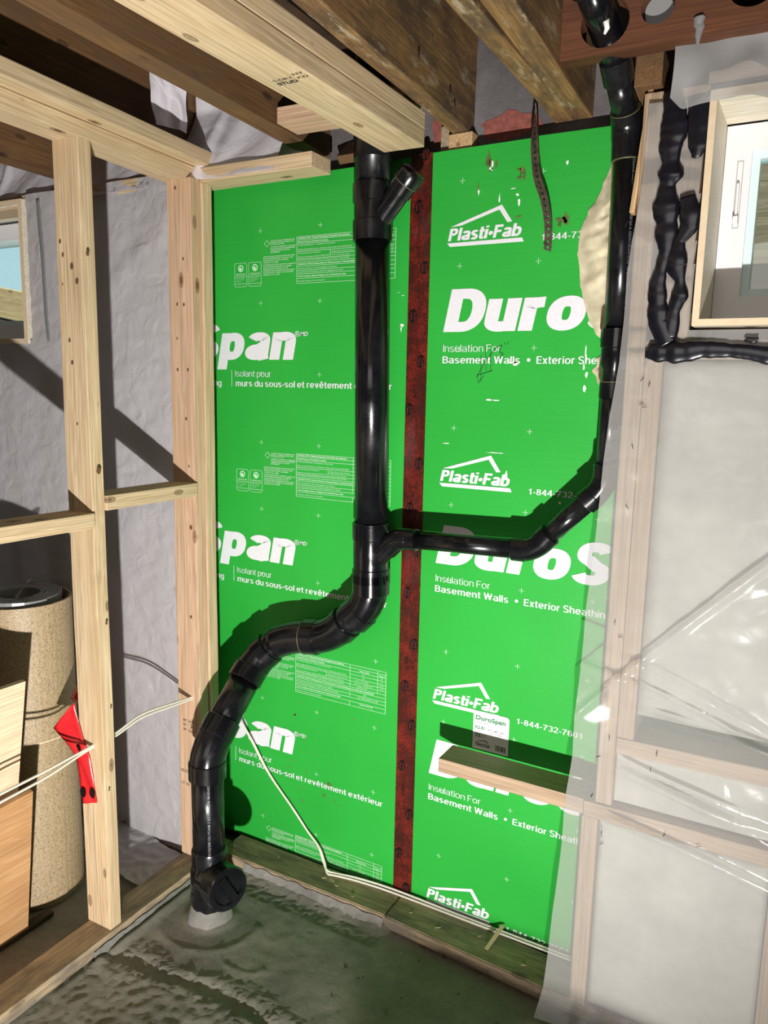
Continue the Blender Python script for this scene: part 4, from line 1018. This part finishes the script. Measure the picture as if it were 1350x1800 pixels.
def lp(u, v):
    x = -2300+u*1605; z = 12+v*2082
    bulge = math.sin(max(0, min(1, (x+1255)/560))*math.pi)
    y = -160+10*bulge*(.6+.4*math.sin(z/300))-2.5*noise.noise(Vector((x/60, z/25, 0)))-6*noise.noise(Vector((x/160, z/160, 4)))*bulge
    if z > 1640 and x > -1250: y -= 6*math.exp(-(((x+880)*.6-(z-1850)*.8)/35)**2)
    return (x, y, z)
def left_sheet():
    nu, nv = 130, 170; V = [lp(i/nu, j/nv) for j in range(nv+1) for i in range(nu+1)]; Fc = []
    for j in range(nv):
        for i in range(nu):
            a = j*(nu+1)+i
            if V[a][0] < -1345 and V[a][2] > 1630: continue
            Fc.append((a, a+1, a+nu+2, a+nu+1))
    return mesh('plastic_sheet', V, Fc, 'poly_left', None, True)
tag(left_sheet(), 'hazy grey plastic sheet on the wall behind the left partition', 'plastic sheet')
def bay(lab, x0, x1, flap=False, x1t=None):
    def fn(u, v):
        x = x0+u*(x1-x0); z = 2062+v*316
        y = -158+100*min(1, v*1.5)-12*noise.noise(Vector((x/80, z/130, x0)))-16*math.exp(-((u-.22-.1*v)/.06)**2)*(1-v*.4)+3*math.sin(x/31+v*4)*(1-u)
        return (x, y, z)
    o = grid('plastic_sheet', fn, 60, 30, 'poly_bay')
    return tag(o, lab, 'plastic sheet')
bay('crumpled plastic tucked in the joist bay above the green board', -700, -352)
bay('crumpled plastic in the dark joist bay above the partition', -1195, -735)
bay('crumpled plastic in the joist bay above left window', -1600, -1240)
def fb(u, v):
    y = -150-(115+22*math.sin(v*3.1))*u; z = 2190+v*186
    return (-652-8+8*noise.noise(Vector((y/40, z/50, 1)))+8, y, z-10*u*u)
tag(grid('plastic_flap', fb, 20, 20, 'poly_bay'), 'loose plastic flap lying against the dark joist', 'plastic flap')
for x0, x1, lb in ((-700, -352, 'above the green board'), (-1195, -735, 'above the partition'), (-1600, -1240, 'above left window')):
    tag(box('insulation_batt', (x0, -40, 2098), (x1, 40, 2376), 'batt_left', None, 12, 3), 'white insulation stuffed in the joist bay '+lb, 'insulation')
def flap(u, v):
    # hangs from the header, lower edge curls up to the right
    xb = 634+u*500; zt = 2182
    zb = 2036+6*math.sin(u*5)+ (0 if u < .25 else -34*min(1, (u-.25)*3)); zb += 30*max(0, 1-u/.05)
    z = zb+(zt-zb)*v; y = -226-22*math.sin(u*7+v*2)*(1-v)-14*math.exp(-((u-.3)/.05)**2)*(1-v)-10*noise.noise(Vector((xb/60, z/60, 0)))
    return (xb+6*math.sin(v*3), y, z)
tag(grid('plastic_flap', flap, 70, 26, 'poly_flap'), 'folded grey plastic flap hanging under the header over the window', 'plastic flap')
def scrap(u, v):
    x = -1100+u*395; y = -330+v*170+20*math.sin(u*5)
    return (x, y, 8+14*v*v+7*abs(noise.noise(Vector((x/60, y/40, 0))))+2*noise.noise(Vector((x/20, y/20, 0))))
tag(grid('plastic_scrap', scrap, 50, 24, 'poly_left'), 'dirty tail of plastic lying on the floor behind the partition', 'plastic sheet')

# black sealant
def bead(nm, lab, pts, y=-169, group='black sealant beads'):
    P_ = []
    for (a, b) in zip(pts, pts[1:]):
        for i in range(8):
            t = i/8; t2 = .5*t+.5*t*t*(3-2*t); P_.append((a[0]+(b[0]-a[0])*t, y, a[1]+(b[1]-a[1])*t, a[2]+(b[2]-a[2])*t2))
    P_.append((pts[-1][0], y, pts[-1][1], pts[-1][2]))
    q0, q1 = P_[0], P_[-1]
    P_ = [(q0[0], y, q0[2]+(.5 if pts[0][1] > pts[1][1] else 0), q0[3]*.3)]+P_+[(q1[0]+.5, y, q1[2]-.5, q1[3]*.3)]
    rr = [p[3]*(1+.22*noise.noise(Vector((p[0]/17, p[2]/17, 0)))) for p in P_]
    o = sweep('sealant_bead', [p[:3] for p in P_], [q*1.14 for q in rr], 'seal', None, 16, True, .26)
    return tag(o, lab, 'sealant')
bead('', 'long blobby black sealant bead left of the right window', [(627, 2098, 12), (635, 2055, 20), (637, 2020, 22), (632, 1992, 19), (635, 1964, 16), (636, 1942, 22), (631, 1918, 12), (632, 1882, 24), (636, 1849, 20), (637, 1820, 18), (638, 1797, 12), (633, 1768, 10), (627, 1728, 14), (630, 1690, 17), (635, 1656, 18), (646, 1633, 18), (655, 1612, 15)])
bead('', 'short smeared black sealant patch high beside the window', [(680, 2070, 17), (683, 2021, 19), (684, 1990, 17), (682, 1968, 8)])
bead('', 'forked black sealant bead nearer the window jamb', [(671, 1897, 12), (679, 1863, 18), (680, 1838, 15), (664, 1812, 8), (661, 1785, 16), (661, 1763, 18), (670, 1737, 9), (672, 1707, 14), (664, 1682, 11), (659, 1656, 14), (656, 1625, 16)])
bead('', 'horizontal black sealant bead under the right window', [(618, 1599, 13), (641, 1595, 17), (685, 1595, 19), (721, 1601, 15), (756, 1600, 13), (784, 1598, 12), (811, 1595, 13), (842, 1589, 14), (900, 1592, 13), (1000, 1590, 14)])
bead('', 'small torn black sealant crumb above the horizontal bead', [(799, 1620, 3.5), (814, 1618, 4.5), (822, 1621, 3)])
bead('', 'thin dark sealant line in the plastic beside the left window', [(-1274, 2074, 7), (-1268, 1988, 8), (-1262, 1901, 8), (-1261, 1813, 7), (-1258, 1707, 8), (-1252, 1635, 6)], -162.5)
bpy.data.objects['sealant_bead.005'].data.materials[0] = M['plastic_roll']
# staples in the plastic (small dark wires)
def staple(x, z, y=-163, s=5, a=.6):
    dx, dz = s*math.cos(a), s*math.sin(a)
    return [(x-dx, y, z-dz), (x+dx, y, z+dz)]
stp = [(610, 1540, .8), (625, 1530, 1.3), (612, 1490, .3), (618, 1483, .1), (600, 1400, 1.9), (598, 1270, 2.2), (590, 1010, 1.4), (604, 980, .2), (596, 740, 1.5), (575, 690, .5), (566, 590, 1.2), (594, 505, 1.4), (596, 480, .6), (700, 728, 1.4), (730, 545, 1.0), (800, 540, .4), (690, 690, 1.6), (-820, 2072, .1), (-795, 2070, .1), (-930, 2066, .1)]
for i, (x, z, a) in enumerate(stp):
    p = staple(x, z, a=a); o = rod('staple', p[0], p[1], .7, 'strap', None, 6)
    tag(o, 'tiny steel staple holding the plastic to the framing', 'staple', 'staples in the plastic')

# ================================================================== CABLES, TAPE, SCRAPS
def cable(lab, pts, r=3.2, name='cable'):
    P_ = [Vector(p) for p in pts]; out = []
    for k in range(len(P_)-1):
        a, b, c, d = P_[max(k-1, 0)], P_[k], P_[k+1], P_[min(k+2, len(P_)-1)]
        for i in range(8):
            t = i/8; out.append(.5*((2*b)+(c-a)*t+(2*a-5*b+4*c-d)*t*t+(3*b-a-3*c+d)*t**3))
    out.append(P_[-1]); return tag(sweep(name, out, [r]*len(out), 'cable', None, 12), lab, 'cable')
cable('upper white cable drooping through the partition studs', [(-640, -1150, 590), (-640, -900, 553), (-640, -825, 557), (-640, -700, 560), (-641, -575, 566), (-642, -536, 568), (-640, -480, 572), (-640, -387, 590), (-640, -260, 578), (-640, -175, 569), (-640, -110, 569)])
cable('lower white cable drooping beside its twin through the studs', [(-634, -1150, 570), (-634, -900, 536), (-634, -825, 541), (-636, -700, 546), (-641, -580, 560), (-640, -536, 563), (-640, -480, 564), (-640, -387, 580), (-640, -260, 570), (-640, -175, 563), (-640, -110, 563)])
cable('white cable running down the green boards and along the sill', [(-668, -100, 566), (-600, -40, 470), (-560, -18, 395), (-491, -12, 290), (-400, -12, 200), (-335, -12, 133), (-290, -18, 100), (-262, -30, 62), (-240, -40, 46), (-207, -34, 43), (-150, -24, 45), (-60, -16, 46), (29, -14, 46), (176, -14, 43), (346, -14, 43), (560, -14, 43)])
cable('second strand of the white cable on the green boards', [(-662, -104, 560), (-594, -40, 462), (-552, -18, 388), (-484, -11, 283), (-393, -11, 193), (-329, -12, 127), (-284, -18, 94), (-254, -32, 56), (-236, -46, 41), (-207, -42, 41), (-150, -32, 41), (-60, -24, 41), (29, -22, 41), (176, -22, 41), (346, -22, 41), (560, -22, 41)])
# loose red tape on the near stud
def ribbon(name, lab, rows, mat='tape_new', marks=()):
    r = empty(name, rows[0][0]); V = []
    n = 6; RR = []
    for (a, b), (c, d) in zip(rows, rows[1:]):
        for i in range(n): RR.append((Vector(a).lerp(Vector(c), i/n), Vector(b).lerp(Vector(d), i/n)))
    RR.append((Vector(rows[-1][0]), Vector(rows[-1][1])))
    m_ = 6
    for (a, b) in RR:
        for i in range(m_+1):
            t = i/m_; p = a.lerp(b, t); p.y -= 2.5*math.sin(t*6+a.z/30); V.append(tuple(p))
    Fc = [(j*(m_+1)+i, j*(m_+1)+i+1, (j+1)*(m_+1)+i+1, (j+1)*(m_+1)+i) for j in range(len(RR)-1) for i in range(m_)]
    o = mesh('tape_strip', V, Fc, mat, r, True); o.modifiers.new('t', 'SOLIDIFY').thickness = .0006
    tag(r, lab, 'tape'); return r
rb = ribbon('loose_tape', 'crumpled bright red tape strip stuck on the near stud', [((-706, -568, 668), (-700, -562, 674)), ((-770, -575, 592), (-688, -560, 626)), ((-735, -570, 560), (-672, -562, 575)), ((-702, -566, 520), (-652, -561, 530)), ((-694, -562, 470), (-640, -560, 474)), ((-688, -561, 430), (-634, -559, 436)), ((-683, -561, 392), (-630, -560, 408))])
for x, z in ((-688, 548), (-676, 428), (-640, 436)):
    f = Flat(-567); f.disc(x, z, 11, 14); f.build('oval_brand_mark', 'tape_mark', rb)
rb2 = ribbon('loose_tape', 'dark red tape end hanging behind the near stud', [((-740, -500, 760), (-690, -500, 778)), ((-768, -498, 690), (-700, -498, 700)), ((-800, -496, 640), (-716, -498, 610))])

# rolls and plywood behind the partition
rl = empty('flooring_roll', (-995, -487, 0)); tag(rl, 'tall speckled tan roll of sheet flooring standing behind the partition', 'roll')
def roll(name, r0, r1, z0, z1, turns, mat, th, parent, cx=-995, cy=-487):
    N = int(turns*48); V, Fc = [], []
    for i in range(N+1):
        a = i/48*2*math.pi; r = r0+(r1-r0)*i/N
        for rr, z in ((r, z0), (r, z1), (r-th, z1), (r-th, z0)): V.append((cx+rr*math.cos(a), cy+rr*math.sin(a), z+(2*noise.noise(Vector((i/7, 0, z)))) if z == z1 else z))
    for i in range(N):
        for k in range(4): Fc.append((i*4+k, (i+1)*4+k, (i+1)*4+(k+1) % 4, i*4+(k+1) % 4))
    Fc += [(0, 1, 2, 3), (N*4+3, N*4+2, N*4+1, N*4)]
    return mesh(name, V, Fc, mat, parent, False)
o = roll('flooring_sheet', 125, 133, 0, 900, 2.0, 'speck', 3, rl)
o = roll('taped_band', 134, 134, 505, 510, 1, 'ply_edge', 1, rl)
pr = empty('plastic_roll', (-1002, -492, 700)); tag(pr, 'coiled grey plastic film tucked inside the flooring roll', 'roll')
roll('coiled_film', 60, 118, 720, 912, 9, 'plastic_roll', 4, pr, -1002, -492)
def fl_(u, v): return (-985+u*40-v*18, -520+v*60-u*20, 910+28*v+20*u*math.sin(v*2))
grid('film_corner', fl_, 6, 6, 'poly_flap', pr)
def sheet4(name, lab, cat, q, th, mat):
    """leaning sheet from 4 corner points"""
    q = [Vector(p) for p in q]; n = (q[1]-q[0]).cross(q[3]-q[0]).normalized()*th
    x = (q[1]-q[0]); L = x.length; x.normalize(); z = n.normalized(); y = z.cross(x)
    c = sum(q, Vector())/4; mw = Matrix((x, y, z)).transposed().to_4x4()
    inv = mw.inverted(); V = [inv @ (p-c) for p in q]+[inv @ (p-c+n) for p in q]
    o = mesh(name, [tuple(v) for v in V], [(3, 2, 1, 0), (4, 5, 6, 7), (0, 1, 5, 4), (1, 2, 6, 5), (2, 3, 7, 6), (3, 0, 4, 7)], mat)
    mw.translation = c*K; o.matrix_world = mw; return tag(o, lab, cat)
sheet4('plywood_sheet', 'orange grained plywood offcut leaning low at the left edge', 'plywood', [(-834, -1150, 0), (-836, -641, 0), (-704, -694, 484), (-704, -1200, 470)], -12, 'ply')
sheet4('plywood_sheet', 'pale plywood offcut standing taller behind the orange one', 'plywood', [(-850, -1150, 20), (-850, -690, 20), (-700, -700, 780), (-700, -1200, 790)], -12, 'ply_pale')
tag(board('wood_offcut', (-846, -1150, 6), (-846, -560, 6), (1, 0, 0), 30, 14, 'dark'), 'dark board under the plywood on the muddy floor', 'board')
tag(board('trim_strip', (-62, -1500, 2120), (-78, -785, 2116), (1, 0, 0), 12, 16, 'vinyl'), 'thin white strip along the edge of the new plank at the top', 'strip')
# ink stamps on lumber
def flat_on(name, o, items, map_):
    V, Fc = [], []
    for s_, a, b, z, cap, wt in items:
        TV, TF = text_pts(s_, a, b, z, cap, weight=wt); n = len(V); V += [map_(x, y) for x, y in TV]; Fc += [tuple(n+i for i in f_) for f_ in TF]
    m_ = mesh(name, V, Fc, 'stamp'); m_.parent = o; m_.matrix_parent_inverse = o.matrix_basis.inverted(); return m_
C_ = lambda x, y: (x, -191.2, y)
flat_on('ink_stamp', corner, [('SPF', -676, -662, 486, 8, .01), ('ACCE', -654, -632, 486, 8, .01), ('DRY', -676, -662, 472, 8, .01), ('2', -646, -638, 470, 12, .03), ('240', -676, -664, 457, 8, .01), ('NLGA', -654, -634, 455, 9, .01), ('SELECT', -688, -652, 318, 9, .0), ('17 35', -688, -656, 276, 8, .0)], C_)
np_ = bpy.data.objects['ceiling_plate']
def npm(x, y):
    yy = -y; t = (yy+2300)/2148; return (x, yy, 2045+38*t-19-1.2)
flat_on('ink_stamp', np_, [('S-DRY', 20, 62, 640, 9, .0), ('STUD', 18, 62, 622, 12, .02), ('HT', 70, 92, 650, 9, .0), ('KD', 70, 92, 634, 9, .0)], npm)
# visible knots
def knots(o, lst, face):
    for a, z, r in lst:
        V = [(.0, .0)]; n = 10
        pts = [(a+r*math.cos(6.2832*k/n)*(1+.15*noise.noise(Vector((k, a, z)))), z+r*1.35*math.sin(6.2832*k/n)) for k in range(n)]
        vv = [(x, face, y) for x, y in pts] if face < 0 and abs(face) < 590 else [(face, x, y) for x, y in pts]
        q = mesh('knot', vv, [tuple(range(n))], 'knot'); q.parent = o; q.matrix_parent_inverse = o.matrix_basis.inverted()
knots(near, [(-683, 1840, 4), (-675, 1809, 4), (-645, 1781, 6), (-629, 1746, 5.5), (-664, 1609, 4), (-658, 1556, 4), (-649, 1408, 3), (-680, 1741, 2)], -556.6)
knots(near, [(-548, 1809, 5), (-540, 1295, 7), (-534, 903, 4), (-530, 673, 3), (-546, 449, 3)], -598.6)
knots(corner, [(-662, 2040, 4), (-638, 1851, 3), (-663, 1730, 3.5), (-638, 1728, 3.5), (-666, 1636, 2.5), (-667, 1549, 3.5), (-628, 1549, 3.5), (-638, 1411, 3.5), (-631, 1275, 2.5), (-628, 1096, 5), (-635, 824, 4)], -191.6)
# small debris on the sill and floor
tag(board('wood_sliver', (304, -98, 41), (318, -12, 60), (1, 0, 0), 11, 3, 'spruce', bevel=.8), 'thin pale wood sliver lying on the right bottom plate', 'splinter')
for i in range(34):
    x = random.uniform(-200, 520); y = random.uniform(-480, -165) if x > -20 else random.uniform(-900, -620); s_ = random.uniform(1.2, 3.2)
    o = box('debris_crumb', (x, y, floor_z(x, y)-2), (x+s_*random.uniform(1, 3.5), y+s_, floor_z(x, y)-2+s_*.6), 'end' if i % 4 == 0 else 'dark', None, .3, 1); o.rotation_euler[2] = random.random()*3
    tag(o, 'small crumb of wood or dirt on the concrete floor', 'debris', 'crumbs on the floor')
for x, y in ((-215, -60), (-188, -78), (-240, -70), (60, -70), (150, -90), (265, -60), (402, -100), (-120, -95), (-420, -50)):
    o = board('wood_chip', (x, y, 38.5), (x+random.uniform(6, 16), y+random.uniform(-8, 8), 39.5), (0, 1, 0), 3, 1.5, 'spruce', bevel=.4); tag(o, 'tiny pale wood chip on the bottom plate', 'debris', 'chips on the bottom plates')
# added unseen box outside the picture, placed to shade the right of the floor
tc = empty('shade_box', (1000, -1640, 0)); tag(tc, 'added unseen black box that shades the right of the floor', 'shading box')
box('shade_box_body', (808, -1720, 0), (1420, -1560, 168), 'case', tc, 6); box('shade_box_lid', (808, -1720, 169), (1420, -1560, 180), 'case', tc, 4)
sweep('handle', [(1050, -1724, 150), (1050, -1742, 150), (1180, -1742, 150), (1180, -1724, 150)], [6]*4, 'case', tc, 10)
